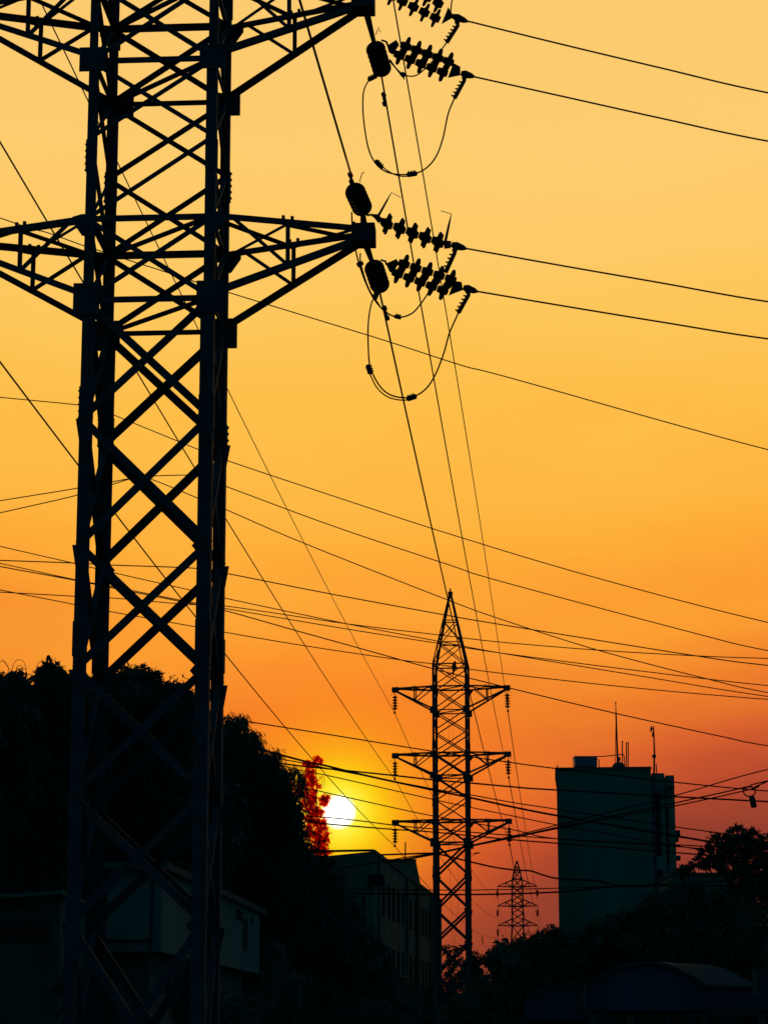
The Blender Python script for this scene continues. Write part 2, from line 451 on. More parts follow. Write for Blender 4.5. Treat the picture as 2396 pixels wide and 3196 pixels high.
def loc3(x, y, z): return pylon3.matrix_basis @ Vector((x, y, z))
bpy.context.view_layer.update()

# ------------------------------------------------------------------ insulators
DISC = MB().lathe([(.066, -.012), (.072, .02), (.080, .060), (.105, .074), (.165, .080), (.190, .088), (.200, .104), (.198, .122), (.185, .136), (.150, .142), (.10, .142), (.076, .155), (.066, .200)],
                   (0, 0, 0), (0, 0, 1), 18)
disc_me = None
def put_disc(root, p, d, k=1.0):
    """one porcelain disc at world p with axis d"""
    global disc_me
    if disc_me is None:
        o = DISC.build('disc', PORC, None, True); disc_me = o.data
    else:
        o = bpy.data.objects.new('disc', disc_me); COL.objects.link(o)
    o.parent = root
    o.location = Vector(p) - root.location; o.rotation_euler = Vector(d).to_track_quat('Z', 'Y').to_euler(); o.scale = (k, k, k)
    return o
def rel(root, pts): return [Vector(p) - root.location for p in pts]
def string(root, a, b, n, k=1.0):
    a = Vector(a); b = Vector(b); d = (b - a)
    for i in range(n): put_disc(root, a + d * (i / n), d, k)
GI = 'insulator strings on the near pylon'
# strings seen almost end-on, running along the line of the route
def endon(a, b, yoke_from, label, extra):
    root = thing('insulator_string', label, 'insulator', a, GI)
    d = (Vector(b) - Vector(a)); string(root, Vector(a), Vector(a) + d * 1.25, 5)
    MB().tube(rel(root, [yoke_from, Vector(a).lerp(Vector(yoke_from), .35), a]), [.07, .05, .04], 6).build('link', FITTING, root)
    for q in extra: q(root)
    return root
tip1 = loc1(3.82, 0, A1T); tip2 = loc1(3.82, 0, A2T)
c1a, c1b = P(1170, 146, 41.55), P(1188, 205, 42.28)
c3a, c3b = P(1166, 832, 41.55), P(1182, 880, 42.28)
c2a, c2b = P(1131, 650, 40.75), P(1112, 607, 39.93)
def arcing(pts, r=.010):
    def f(root): MB().tube(rel(root, pts), r, 5).build('arcing_horn', FITTING, root)
    return f
endon(c1a, c1b, P(1145, 45, 41.35), 'end-on black insulator string hanging below the topmost right arm tip, upper of the three ovals', [arcing([P(1172, 108, 41.5), P(1182, 86, 41.5), P(1187, 100, 41.5)])])
endon(c3a, c3b, P(1142, 765, 41.3), 'end-on black insulator string below the lower right arm tip, lowest of the three ovals', [])
endon(c2a, c2b, P(1135, 700, 41.0), 'end-on black insulator string standing above the lower right arm tip', [arcing([P(1122, 568, 40), P(1130, 540, 40), P(1138, 538, 40)])])

def clamp(root, a, b, c0, c1, r=.06):
    """dead-end clamp a->b with a jumper terminal c0->c1 carrying bolts"""
    a, b, c0, c1 = (Vector(x) for x in (a, b, c0, c1))
    MB().tube(rel(root, [a, a.lerp(b, .3), a.lerp(b, .75), b]), [.05, .085, .06, .02], 8).build('clamp', FITTING, root, True)
    mb = MB().tube(rel(root, [a.lerp(b, .35), a.lerp(b, .18).lerp(c0, .7), c0, c1]), [.07, .05, .04, .045], 8)
    d = (c1 - c0).normalized(); side = d.cross(Vector((0, 1, 0))).normalized()
    for k in range(5):
        q = c0.lerp(c1, .1 + k * .2); mb.tube(rel(root, [q, q - side * .085 + d * .02]), .018, 5)
    mb.build('terminal', FITTING, root)
def pair(pa, pb, y0, y1, yoke0, yoke1, cl, label, n=5):
    a0, a1 = P(*pa[0], y0), P(*pa[1], y1); b0, b1 = P(*pb[0], y0 + .12), P(*pb[1], y1 + .12)
    root = thing('insulator_string', label, 'insulator', a0, GI)
    string(root, a0, a1, n); string(root, b0, b1, n)
    for yk, Y in ((yoke0, y0), (yoke1, y1)):
        pts = rel(root, [P(x, y, Y + .03) for x, y in yk]); MB().prism(pts, (0, .05, 0)).build('yoke_plate', FITTING, root)
    c = [P(x, y, y1 + .06) for x, y in cl]
    clamp(root, *c)
    return root
pair([(1215, -75), (1388, 22)], [(1208, -20), (1378, 66)], 41.0, 41.2, [(1195, -60), (1218, -80), (1205, -15)], [(1378, 72), (1398, 22), (1416, 50)],
     [(1412, 50), (1460, 68), (1428, 80), (1394, 132)], 'double insulator string at the top edge, highest of the right-hand strings')
pair([(1252, 139), (1418, 199)], [(1232, 167), (1400, 233)], 41.6, 41.9, [(1208, 142), (1236, 124), (1245, 138), (1226, 168), (1213, 160)], [(1398, 240), (1414, 196), (1436, 208), (1436, 232)],
     [(1438, 228), (1481, 240), (1448, 252), (1418, 306)], 'double insulator string with long discs just under the top edge one, leading right')
pair([(1190, 690), (1388, 762)], [(1194, 696), (1394, 768)], 40.8, 40.9, [(1160, 668), (1178, 668), (1196, 684), (1180, 694)], [(1384, 750), (1408, 752), (1406, 772), (1386, 774)],
     [(1408, 763), (1456, 777), (1418, 790), (1390, 850)], 'single-looking insulator string level with the lower right arm tip')
pair([(1246, 819), (1428, 878)], [(1226, 849), (1402, 914)], 41.6, 41.9, [(1204, 822), (1237, 808), (1244, 820), (1226, 850), (1216, 847)], [(1400, 920), (1416, 876), (1440, 880), (1444, 903)],
     [(1445, 897), (1491, 911), (1462, 920), (1430, 976)], 'double insulator string under the lower right arm, lowest of the right-hand strings')
# link from arm tip to first yoke of each branch string
for (q0, q1, y0, y1, lab) in (((1192, 126), (1210, 142), 41.4, 41.6, 'short link rod behind the upper oval insulator'), ((1190, 812), (1206, 826), 41.4, 41.6, 'short link rod behind the lowest oval insulator'),
                         ((1146, 672), (1166, 676), 41.0, 40.8, 'short shackle between the arm tip and the middle branch string')):
    tag(MB().tube([P(*q0, y0), P((q0[0] + q1[0]) / 2 + 4, (q0[1] + q1[1]) / 2 - 4, y1), P(*q1, y1)], .022, 6).build('link_rod', FITTING), lab, 'fitting')
# arcing horns on the middle string
for pts, Y, lab in (([(1178, 678), (1205, 630), (1221, 601), (1250, 616)], 40.8, 'bent arcing horn rod at the left end of the middle string'),
                    ([(1390, 750), (1401, 698), (1408, 668), (1376, 658)], 40.9, 'bent arcing horn rod at the right end of the middle string')):
    q = [P(x, y, Y) for x, y in pts]
    tag(MB().tube([q[0], q[1], q[2], q[3]], [.03, .022, .009, .008], 6).build('arcing_horn', FITTING), lab, 'rod')

# suspension strings on second and third pylon
GS = 'hanging insulator strings on the distant pylons'
ends2 = {}; ends3 = {}
names = {A1T: 'lowest', A2T: 'middle', A3T: 'top'}
for z in (A1T, A2T, A3T):
    for sx in (-1, 1):
        top = loc2(4.0 * sx, 0, z - .2)
        root = thing('insulator_string', 'hanging disc insulator on the %s %s arm of the mid-distance pylon' % (names[z], 'left' if sx < 0 else 'right'), 'insulator', top, GS)
        a = top - Vector((0, 0, .28)); string(root, a, a - Vector((0, 0, .19 * 5)), 5, .97)
        bot = a - Vector((-.02 * sx, 0, 1.15))
        MB().tube(rel(root, [top, a]), .022, 5).tube(rel(root, [a - Vector((0, 0, .95)), bot]), .03, 5).build('rod', FITTING, root)
        MB().tube(rel(root, [bot + Vector((0, -.15, 0)), bot, bot + Vector((0, .15, -.02))]), [.03, .09, .03], 6).build('clamp', FITTING, root)
        hx = top + Vector((0, 0, -.15))
        MB().tube(rel(root, [hx, hx + Vector((-.18 * -sx, 0, .0)), hx + Vector((.28 * sx, 0, -.04)), hx + Vector((.36 * sx, 0, -.16))]), .012, 4).build('arcing_horn', FITTING, root)
        ends2[(z, sx)] = bot
far_lv = {A1T: z3(2890), A2T: z3(2829), A3T: z3(2768)}
for z in (A1T, A2T, A3T):
    for sx in (-1, 1):
        top = loc3(3.5 * sx, 0, far_lv[z])
        root = thing('insulator_string', 'small dark insulator on the %s %s arm of the farthest pylon' % (names[z], 'left' if sx < 0 else 'right'), 'insulator', top, GS)
        mb = MB().tube([(0, 0, 0), (0, 0, -.55)], .05, 5)
        for k in range(6): mb.lathe([(.14, -.12), (.26, 0), (.14, .03)], (0, 0, -.65 - .17 * k), (0, 0, 1), 8)
        mb.tube([(0, 0, -1.6), (0, 0, -1.95)], .06, 5).build('disc', PORC, root)
        ends3[(z, sx)] = top - Vector((0, 0, 1.95))

# ------------------------------------------------------------------ conductors
def sagfit(p0, p1, via, smin=-2, smax=16):
    p0 = np.array(p0); p1 = np.array(p1); t = np.linspace(0.02, .98, 240)[:, None]
    base = p0 + (p1 - p0) * t; best = (1e9, 0)
    for s in np.linspace(smin, smax, 361):
        q = base.copy(); q[:, 2] -= s * 4 * (t * (1 - t))[:, 0]
        d = q[:, 1] * CT + (q[:, 2] - EYE) * ST
        x = 1198 + F * q[:, 0] / d; y = 1598 - F * ((q[:, 2] - EYE) * CT - q[:, 1] * ST) / d
        e = np.min((x - via[0]) ** 2 + (y - via[1]) ** 2)
        if e < best[0]: best = (e, s)
    return best[1]
def span(p0, p1, r, label, via=None, sag=0.0, mat=CABLE, group=None, name='power_line', cat='wire', n=40):
    if via: sag = sagfit(p0, p1, via)
    pts = []
    for i in range(n + 1):
        t = i / n; q = Vector(p0).lerp(Vector(p1), t); q.z -= sag * 4 * t * (1 - t); pts.append(q)
    return tag(MB().tube(pts, r, 6).build(name, mat, None, True), label, cat, group)
G12 = 'conductors strung between the near and the mid-distance pylon'
R1 = .0115 * 1.75
nm = {A1T: 'lowest', A2T: 'middle', A3T: 'top'}
tl = {A1T: P(-130, 955, 42.5), A2T: P(-110, 255, 42.5), A3T: P(-55, -380, 42.8)}
span(P(1190, 235, 42.45), ends2[(A2T, 1)], R1, 'wire from the upper oval insulator down to the middle right arm of the mid pylon', (1374, 1300), group=G12)
span(P(1184, 908, 42.45), ends2[(A1T, 1)], R1 * 1.1, 'wire from the lowest oval insulator past the pylon top to its lowest right arm', (1381, 1800), group=G12)
span(loc1(3.9, 1.3, A3T - .3), ends2[(A3T, 1)], R1, 'rightmost wire falling from the top edge to the top right arm of the mid pylon', (1385, 931), group=G12)
span(tl[A1T], ends2[(A1T, -1)], R1, 'lowest wire sloping behind the big pylon to the mid pylon lowest left arm', (240, 1445), group=G12)
span(tl[A2T], ends2[(A2T, -1)], R1, 'middle wire sloping behind the big pylon to the mid pylon middle left arm', (550, 1370), group=G12)
span(tl[A3T], ends2[(A3T, -1)], R1 * .85, 'upper wire sloping behind the big pylon to the mid pylon top left arm', (500, 790), group=G12)
# toward and over the camera
w0, w1 = P(1096, 548, 39.75), P(935, 0, 31.5)
span(w0, w0 + (w1 - w0) * 6, R1 * 1.15, 'wire rising steeply from the oval insulator above the lower arm tip to the top edge', sag=.0, group='conductors leaving the near pylon')
G23 = 'thin conductors between the mid-distance and the farthest pylon'
via23 = {(A1T, 1): (1632, 2841), (A2T, 1): (1651, 2770), (A3T, 1): (1662, 2730), (A3T, -1): (1480, 2729), (A2T, -1): (1480, 2817), (A1T, -1): (1480, 2905)}
for (z, sx), p in ends2.items():
    span(p, ends3[(z, sx)], .032 if sx > 0 else .022, 'thin wire from the %s %s arm of the mid pylon to the farthest pylon' % (nm[z], 'left' if sx < 0 else 'right'), via23[(z, sx)], group=G23)
G34 = 'faint wires running on beyond the farthest pylon'
for (z, sx), p in ends3.items():
    q = p + Vector((26, 300, -2))
    span(p, q, .022, 'faint wire dropping away behind the farthest pylon from its %s %s arm' % (nm[z], 'left' if sx < 0 else 'right'), sag=9.0, group=G34)
# earth wires and two thin down wires of the second pylon
for pts, lab in (([(1403, 1850), (1396, 2000), (1401, 2300), (1400, 2600), (1406, 2800), (1413, 2960)], 'left of two hair-thin vertical wires inside the mid pylon'),
                 ([(1404, 1850), (1404, 2100), (1414, 2330), (1408, 2500), (1430, 2760), (1418, 2960)], 'right of two hair-thin vertical wires inside the mid pylon')):
    tag(MB().tube(spline([P(x, y, yc2 + .3) for x, y in pts]), .010, 4).build('down_wire', CABLE), lab, 'wire')

def pxwire(pts, Y0, Y1, w, label, group, mat=CABLE, ext=True, name='overhead_wire', cat='wire'):
    """a wire of the street network through photograph pixels, its distance running Y0 -> Y1"""
    pts = list(pts)
    if ext:
        if pts[0][0] < 30:
            a, b = pts[0], pts[1]; pts = [(a[0] - 500, a[1] - (b[1] - a[1]) / (b[0] - a[0]) * 500)] + pts
        if pts[-1][0] > 2360:
            a, b = pts[-1], pts[-2]; pts = pts + [(a[0] + 500, a[1] + (b[1] - a[1]) / (b[0] - a[0]) * 380)]
    x0, x1 = pts[0][0], pts[-1][0]
    q = [P(x, y, Y0 + (Y1 - Y0) * (x - x0) / (x1 - x0)) for x, y in pts]
    sp = spline(q)
    return tag(MB().tube(sp, [w * .68 * MPP(p.y) for p in sp], 5).build(name, mat, None, True), label, cat, group)
GR = 'branch conductors leading right from the near pylon'
pxwire([(1458, 66), (1750, 138), (2060, 212), (2396, 290)], 41.3, 47, 4.6, 'topmost conductor leading right to the upper right edge', GR, name='power_line')
pxwire([(1480, 240), (1750, 300), (2060, 369), (2396, 441)], 42, 48, 4.6, 'second conductor from the top leading right to the edge', GR, name='power_line')
pxwire([(1455, 776), (1750, 829), (2060, 883), (2396, 942)], 41, 47, 4.6, 'third conductor leading right, from the middle string', GR, name='power_line')
pxwire([(1490, 910), (1750, 954), (2060, 1005), (2396, 1058)], 42, 48, 4.6, 'lowest heavy conductor leading right, from the lowest string', GR, name='power_line')
GJ = 'slack jumper loops under the arm tips'
def jumper(pts, Y, w, lab, Y1=None):
    Y1 = Y1 or Y; n = len(pts)
    sp = spline([P(x, y, Y + (Y1 - Y) * i / (n - 1)) for i, (x, y) in enumerate(pts)])
    return tag(MB().tube(sp, w * .5 * MPP(Y), 6).build('jumper_loop', BLACKCABLE, None, True), lab, 'cable', GJ)
jumper([(1155, 243), (1136, 280), (1132, 330), (1137, 395), (1150, 465), (1172, 510), (1205, 536), (1250, 545), (1300, 540), (1335, 520), (1362, 485), (1382, 430), (1398, 355), (1418, 306)], 42.2, 5.2, 'big drooping jumper loop hanging from the upper oval insulator to the second string', 41.9)
jumper([(1176, 500), (1205, 530), (1245, 549), (1290, 549)], 42.15, 4.2, 'short second strand at the bottom of the upper jumper loop')
jumper([(1173, 918), (1158, 950), (1149, 1010), (1149, 1080), (1154, 1140), (1175, 1190), (1205, 1225), (1245, 1240), (1290, 1238), (1330, 1212), (1360, 1165), (1385, 1100), (1402, 1040), (1430, 976)], 42.2, 5.2, 'big drooping jumper loop hanging from the lowest oval insulator to the lowest string', 41.9)
jumper([(1153, 1165), (1176, 1210), (1212, 1240), (1260, 1249), (1300, 1241)], 42.15, 4.4, 'second strand along the bottom left of the lower jumper loop')
jumper([(1097, 662), (1102, 740), (1118, 815), (1140, 880), (1168, 935), (1205, 975), (1245, 990), (1285, 978), (1315, 945), (1345, 900), (1372, 860), (1390, 845)], 40.5, 5.4, 'middle jumper loop swinging from beside the arm tip under the lowest string', 41.0)
jumper([(1124, 790), (1126, 825), (1150, 900), (1185, 955)], 40.5, 5.0, 'short strand running beside the middle jumper loop')
jumper([(1216, 185), (1235, 212), (1258, 232), (1285, 238), (1310, 228), (1350, 190), (1394, 132)], 41.6, 4.6, 'short jumper loop behind the second string from the top')
jumper([(1214, 190), (1236, 215), (1262, 248)], 41.6, 4.0, 'loose tail strand next to the topmost jumper loop')
jumper([(1405, 45), (1410, 0), (1420, -40)], 41.2, 5.0, 'thin rod leaving the top edge at the highest string')
def sleeve(a, b, Y, lab, r=.055):
    a, b = P(*a, Y), P(*b, Y); d = (b - a).normalized(); side = d.cross(Vector((0, 1, 0))).normalized()
    mb = MB().tube([a, a.lerp(b, .12), a.lerp(b, .88), b], [.03, r, r, .03], 8)
    for k in range(3):
        q = a.lerp(b, .25 + .25 * k); mb.tube([q - side * r * .6, q + side * (r + .02)], .016, 5)
    tag(mb.build('clamp_sleeve', FITTING), lab, 'clamp', 'bolted sleeves on the jumper loops')
sleeve((1268, 546), (1302, 541), 42.0, 'bolted sleeve at the bottom of the upper jumper loop')
sleeve((1172, 500), (1194, 525), 42.0, 'bolted sleeve on the lower left bend of the upper jumper loop', .04)
sleeve((1147, 1138), (1157, 1168), 42.0, 'bolted sleeve on the left side of the lowest jumper loop')
sleeve((1268, 1246), (1300, 1236), 42.0, 'bolted sleeve at the bottom of the lowest jumper loop')
sleeve((1230, 987), (1252, 992), 40.8, 'bolted sleeve at the bottom of the middle jumper loop', .04)
sleeve((1118, 818), (1126, 832), 40.4, 'square clamp near the top of the middle jumper loop')
sleeve((1250, 228), (1262, 240), 41.5, 'bolted sleeve on the short topmost jumper loop', .04)
sleeve((1148, 250), (1176, 236), 42.2, 'terminal clamp under the upper oval insulator', .05)
sleeve((1168, 935), (1178, 912), 42.2, 'terminal clamp under the lowest oval insulator', .05)
def damper(pts, Y, lab):
    mb = MB()
    for (x, y), r in zip(pts, (.05, .03, .05)):
        c = P(x, y, Y); mb.lathe([(.02, -.06), (r, -.04), (r, .04), (.02, .06)], c, (0.2, 1, -.2), 8)
    mb.tube([P(*pts[0], Y), P(*pts[-1], Y)], .018, 5)
    tag(mb.build('vibration_damper', FITTING, None, True), lab, 'damper', 'vibration dampers on the conductors')
damper([(1197, 296), (1198, 310), (1200, 324)], 43.0, 'dumb-bell damper on the wire under the upper oval insulator')
damper([(1200, 962), (1204, 976), (1208, 992)], 43.0, 'dumb-bell damper on the wire under the lowest oval insulator')
damper([(1093, 546), (1095, 556), (1097, 568)], 39.8, 'dumb-bell fitting on top of the oval insulator above the lower arm')

# street wires -------------------------------------------------------
GA = 'thin overhead wires crossing the sky from left to right'
pxwire([(-260, 590), (70, 704), (154, 728), (270, 770), (330, 788), (395, 810), (505, 845), (605, 878), (717, 914), (1000, 1001), (1217, 1068), (1445, 1142), (1600, 1182), (2396, 1404)], 70, 95, 3.0, 'highest thin wire of all, crossing behind the lower pylon arms to the right edge', GA)
pxwire([(0, 1240), (245, 1264), (304, 1275), (367, 1300), (555, 1377), (617, 1402), (719, 1441), (1045, 1550), (1400, 1666), (1847, 1800), (2396, 1943)], 80, 100, 2.6, 'second highest thin wire, leaving the left edge level with the shaft middle', GA)
pxwire([(0, 1601), (239, 1546), (410, 1494), (475, 1486), (610, 1482)], 80, 88, 2.6, 'wire rising from the left edge behind the shaft, lower of the pair', GA)
pxwire([(0, 1563), (241, 1524), (412, 1493), (463, 1493), (613, 1553), (713, 1594), (947, 1695), (1392, 1871), (1560, 1932), (1863, 2029), (2205, 2119), (2396, 2162)], 82, 105, 2.6, 'wire that rises to the shaft then falls steeply past the mid pylon tip', GA)
pxwire([(610, 1482), (713, 1521), (1045, 1644), (1400, 1763), (1560, 1814), (2165, 1976), (2396, 2031)], 88, 105, 2.6, 'wire starting behind the shaft, third from the top on the right', GA)
pxwire([(0, 1749), (222, 1757), (357, 1764), (613, 1774), (718, 1792), (1033, 1854), (1380, 1918), (1560, 1949), (2170, 2047), (2396, 2077)], 85, 110, 2.8, 'flat wire at the left becoming the one crossing the mid pylon peak', GA)
pxwire([(0, 1848), (234, 1861), (357, 1867), (580, 1886), (707, 1892), (1082, 1947), (1371, 1982), (1560, 2004), (1863, 2029), (2170, 2047), (2396, 2055)], 85, 112, 2.4, 'almost level wire low on the left that flattens out at the right edge', GA)
pxwire([(0, 1758), (234, 1809), (357, 1832), (608, 1882), (707, 1900), (1093, 1965), (1367, 2008), (1560, 2038), (1979, 2092), (2396, 2140)], 86, 112, 2.4, 'upper of two nearly touching wires at the left edge', GA)
pxwire([(0, 1705), (222, 1756), (357, 1788), (608, 1845), (707, 1868), (1082, 1947), (1371, 2002), (1560, 2038), (1979, 2107), (2396, 2174)], 87, 112, 2.4, 'wire dropping from the left edge to cross two others left of the mid pylon', GA)
pxwire([(0, 1841), (230, 1886), (357, 1911), (608, 1956), (705, 1974), (947, 2015), (1251, 2060), (1350, 2072), (1560, 2101), (1979, 2147), (2396, 2183)], 88, 112, 2.4, 'lowest of the left-hand bundle, passing just above the top arm', GA)
pxwire([(0, 1768), (234, 1811), (357, 1836), (613, 1887), (707, 1907), (919, 1967), (1135, 2027), (1350, 2087), (1591, 2148), (1913, 2225), (2256, 2300), (2396, 2328)], 88, 110, 2.8, 'wire sloping past the top right arm tip and over the rooftop mast', GA)
GB = 'street cables crossing low in front of the sunset'
pxwire([(600, 2222), (761, 2250), (1047, 2296), (1351, 2345), (1600, 2381), (1737, 2399), (2100, 2441), (2396, 2469)], 105, 135, 3.0, 'thin cable over the sun passing the roofline of the tall block', GB, BLACKCABLE)
pxwire([(700, 2310), (813, 2339), (950, 2376), (1013, 2389), (1134, 2419), (1351, 2466), (1468, 2490), (1600, 2519), (1739, 2546), (2032, 2597), (2205, 2626), (2396, 2665)], 105, 135, 5.0, 'thick cable sloping across the front of the tall block', GB, BLACKCABLE)
pxwire([(700, 2335), (852, 2365), (947, 2382), (1030, 2400), (1351, 2462), (1468, 2481), (1600, 2505), (1739, 2526), (2107, 2581), (2262, 2603), (2396, 2628)], 105, 135, 2.8, 'thin cable running just above the thick one', GB, BLACKCABLE)
pxwire([(700, 2362), (852, 2380), (947, 2392), (1030, 2400), (1234, 2421), (1351, 2434), (1468, 2444), (1600, 2456), (1740, 2466), (2396, 2502)], 104, 130, 4.0, 'medium cable reaching the right edge behind the hanging ring', GB, BLACKCABLE)
pxwire([(760, 2358), (865, 2385), (947, 2406), (1047, 2426), (1351, 2495), (1468, 2520), (1600, 2547), (1739, 2575), (2107, 2639), (2195, 2654), (2396, 2690)], 106, 135, 2.6, 'thin cable above the sun disc ending in the right-hand tree', GB, BLACKCABLE)
pxwire([(900, 2448), (987, 2467), (1102, 2493), (1351, 2547), (1600, 2590), (1739, 2618), (2107, 2642), (2396, 2668)], 106, 135, 2.6, 'thin cable brushing the upper rim of the sun', GB, BLACKCABLE)
pxwire([(960, 2546), (1091, 2558), (1234, 2576), (1351, 2587), (1740, 2618), (2195, 2641), (2396, 2652)], 106, 135, 2.8, 'cable leaving the lower right rim of the sun, upper one', GB, BLACKCABLE)
pxwire([(960, 2566), (1073, 2576), (1221, 2588), (1351, 2597), (1600, 2621), (1740, 2632), (2107, 2661), (2396, 2684)], 106, 135, 3.4, 'cable leaving the lower right rim of the sun, lower one', GB, BLACKCABLE)
GC = 'cables climbing to the right toward the hanging ring'
pxwire([(1048, 2712), (1267, 2676), (1349, 2664), (1432, 2647), (1475, 2637), (1579, 2614), (1739, 2575), (2104, 2483), (2396, 2401)], 108, 100, 2.8, 'uppermost of three cables climbing to the right edge', GC, BLACKCABLE)
pxwire([(1200, 2692), (1349, 2666), (1475, 2638), (1600, 2613), (1739, 2582), (2104, 2506), (2320, 2458), (2396, 2437)], 108, 100, 3.2, 'middle of three climbing cables, touching the top of the ring', GC, BLACKCABLE)
pxwire([(1200, 2694), (1349, 2668), (1475, 2640), (1600, 2615), (1739, 2586), (2107, 2515), (2330, 2466), (2368, 2453), (2396, 2438)], 108, 100, 3.0, 'lowest of three climbing cables, carrying the ring', GC, BLACKCABLE)
GD = 'low dark cables in front of the buildings'
pxwire([(1190, 2668), (1349, 2663), (1371, 2666), (1453, 2686), (1540, 2706), (1605, 2715), (1655, 2718), (1691, 2730), (1744, 2742), (1850, 2748), (1946, 2765), (2066, 2763)], 112, 125, 4.2, 'wavy thick cable passing the tip of the farthest pylon', GD, BLACKCABLE)
pxwire([(1090, 2774), (1180, 2776), (1468, 2778), (1740, 2772), (1946, 2765), (2300, 2748)], 112, 125, 2.4, 'upper of two level cables crossing the farthest pylon', GD, BLACKCABLE)
pxwire([(1060, 2787), (1180, 2789), (1468, 2792), (1740, 2784), (1946, 2766), (2300, 2764)], 112, 125, 4.0, 'lower thicker of two level cables crossing the farthest pylon', GD, BLACKCABLE)
# cable joint with its slack ring
ring = thing('cable_joint', 'ring of spare cable with a dark cylindrical splice case hanging under it at the right', 'cable joint', P(2337, 2470, 101))
c = Vector((0, 0, 0)); rr = 18.5 * MPP(101)
MB().tube([Vector((math.cos(a) * rr, 0, math.sin(a) * rr * .85)) for a in np.linspace(0, 2 * math.pi, 25)], .030, 6, False).build('cable_ring', BLACKCABLE, ring)
MB().tube([Vector((math.cos(a) * rr * .97, .05, math.sin(a) * rr * .8 - .03)) for a in np.linspace(.2, 2 * math.pi - .4, 25)], .012, 6).build('cable_ring', BLACKCABLE, ring)
MB().tube(rel(ring, [P(2324, 2483, 101), P(2338, 2487, 101), P(2341, 2490, 101)]), .014, 5).tube(rel(ring, [P(2352, 2482, 101), P(2345, 2490, 101)]), .014, 5).build('cable_tail', BLACKCABLE, ring)
MB().tube(rel(ring, [P(2344, 2486, 101), P(2344, 2489, 101), P(2351, 2517, 101), P(2352, 2521, 101)]), [.07, .14, .14, .10], 12).build('splice_case', FITTING, ring, True)
# little hanging tail near the far pylon
tag(MB().tube([P(1504, 2921, 380), P(1505, 2935, 380), P(1506, 2953, 380)], [.06, .1, .03], 5).build('hanging_rag', BLACKCABLE), 'tiny scrap dangling from the low wire left of the farthest pylon', 'scrap')

# ------------------------------------------------------------------ birds
def ellipsoid(mb, c, rx, ry, rz, rot=0.0, k=10, n=7):
    v = []; f = []
    for i in range(n + 1):
        th = math.pi * i / n
        for j in range(k):
            ph = 2 * math.pi * j / k
            x, y, z = rx * math.sin(th) * math.cos(ph), ry * math.sin(th) * math.sin(ph), rz * math.cos(th)
            xr = x * math.cos(rot) + z * math.sin(rot); zr = -x * math.sin(rot) + z * math.cos(rot)
            v.append(Vector(c) + Vector((xr, y, zr)))
    for i in range(n):
        for j in range(k): f.append((i * k + j, i * k + (j + 1) % k, (i + 1) * k + (j + 1) % k, (i + 1) * k + j))
    return mb.add(v, f)
bp = P(1417, 2088, Y2N - .05)
bmb = MB()
prof = [((.06, .62), .005), ((.05, .58), .05), ((.035, .52), .075), ((.01, .45), .085), ((.0, .36), .14), ((-.01, .22), .165), ((-.03, .05), .13), ((-.05, -.1), .07), ((-.075, -.28), .05), ((-.09, -.36), .03)]
bmb.tube([Vector((x, 0, z - .05)) for (x, z), r in prof], [r for _, r in prof], 10)
bmb.tube([(.07, -.05, .47), (.13, -.05, .455)], [.022, .004], 5)
b = bmb.build('bird', BIRD, None, True); b.location = bp; tag(b, 'dark bird perched on the crossbar near the mid pylon peak', 'bird')
fb = MB().tube([(-.35, 0, -.12), (-.15, 0, .03), (.1, 0, .08), (.35, 0, .05)], [.01, .06, .05, .01], 6)
fb.tube([(.0, -.2, .03), (.0, 0, .05), (0, .25, .05)], [.03, .07, .02], 6)
fb = fb.build('bird', BIRD, None, True); fb.location = P(1487, 2665, 170); tag(fb, 'tiny bird gliding right of the mid pylon above the farthest one', 'bird')

# ------------------------------------------------------------------ buildings
def quadbox(pts, ext, name, mat, parent=None, **k): return MB().prism(pts, ext).build(name, mat, parent, **k)
# tall tower block on the right
YB = 200.0
zt_ = P(1737, 2395, YB).z
tb = thing('tower_block', 'tall plain slab building with masts and a tank on its roof, right of the pylons', 'building', (P(1880, 2900, YB).x, YB, 0), None, (0, 0, math.radians(-5.2)))
def bx(px0, px1, pytop, y0, depth, z0=0.0, name='wall', mat=PLASTER, par=tb, pybot=None):
    a, b_ = P(px0, pytop, y0), P(px1, pytop, y0)
    zb = z0 if pybot is None else P(px0, pybot, y0).z
    # verticals are true: x from the middle height
    am, bm = P(px0, (pytop + 2800) / 2, y0), P(px1, (pytop + 2800) / 2, y0)
    o = Vector(par.location)
    return MB().box(am.x - o.x, bm.x - o.x, y0 - o.y, y0 + depth - o.y, zb - o.z, a.z - o.z).build(name, mat, par)
bx(1739, 2034, 2397, YB, 9, name='wall')
bx(2034.5, 2074, 2415, YB + .5, 8, name='wall')
bx(2074.5, 2102, 2422, YB + 1.2, 7, name='wall')
for (x0, x1, y0, y1, Y, m) in ((2046, 2060, 2482, 2672, YB + .42, GLASS), (2047, 2064, 2722, 2900, YB + .42, GLASS), (2078, 2082, 2520, 2700, YB + 1.12, GLASS)):
    bx(x0, x1, y0, Y, .06, name='window', mat=m, pybot=y1)
bx(2042, 2068, 2712, YB + .2, .35, name='sunshade', mat=CONC, pybot=2719)
bx(2040, 2066, 2466, YB + .1, .4, name='sunshade', mat=CONC, pybot=2480)
bx(2070, 2105, 2455, YB + .6, 1.0, name='ledge', mat=CONC, pybot=2460)
bx(2100, 2116, 2593, YB + 2, 1.5, name='balcony', mat=CONC, pybot=2612)
bx(2100, 2111, 2613, YB + 2, 1.4, name='balcony', mat=CONC, pybot=2626)
bx(2100, 2116, 2672, YB + 2, 1.5, name='balcony', mat=CONC, pybot=2684)
bx(1737, 2036, 2394, YB - .12, .3, name='parapet', mat=CONC, pybot=2402)
o = tb.location
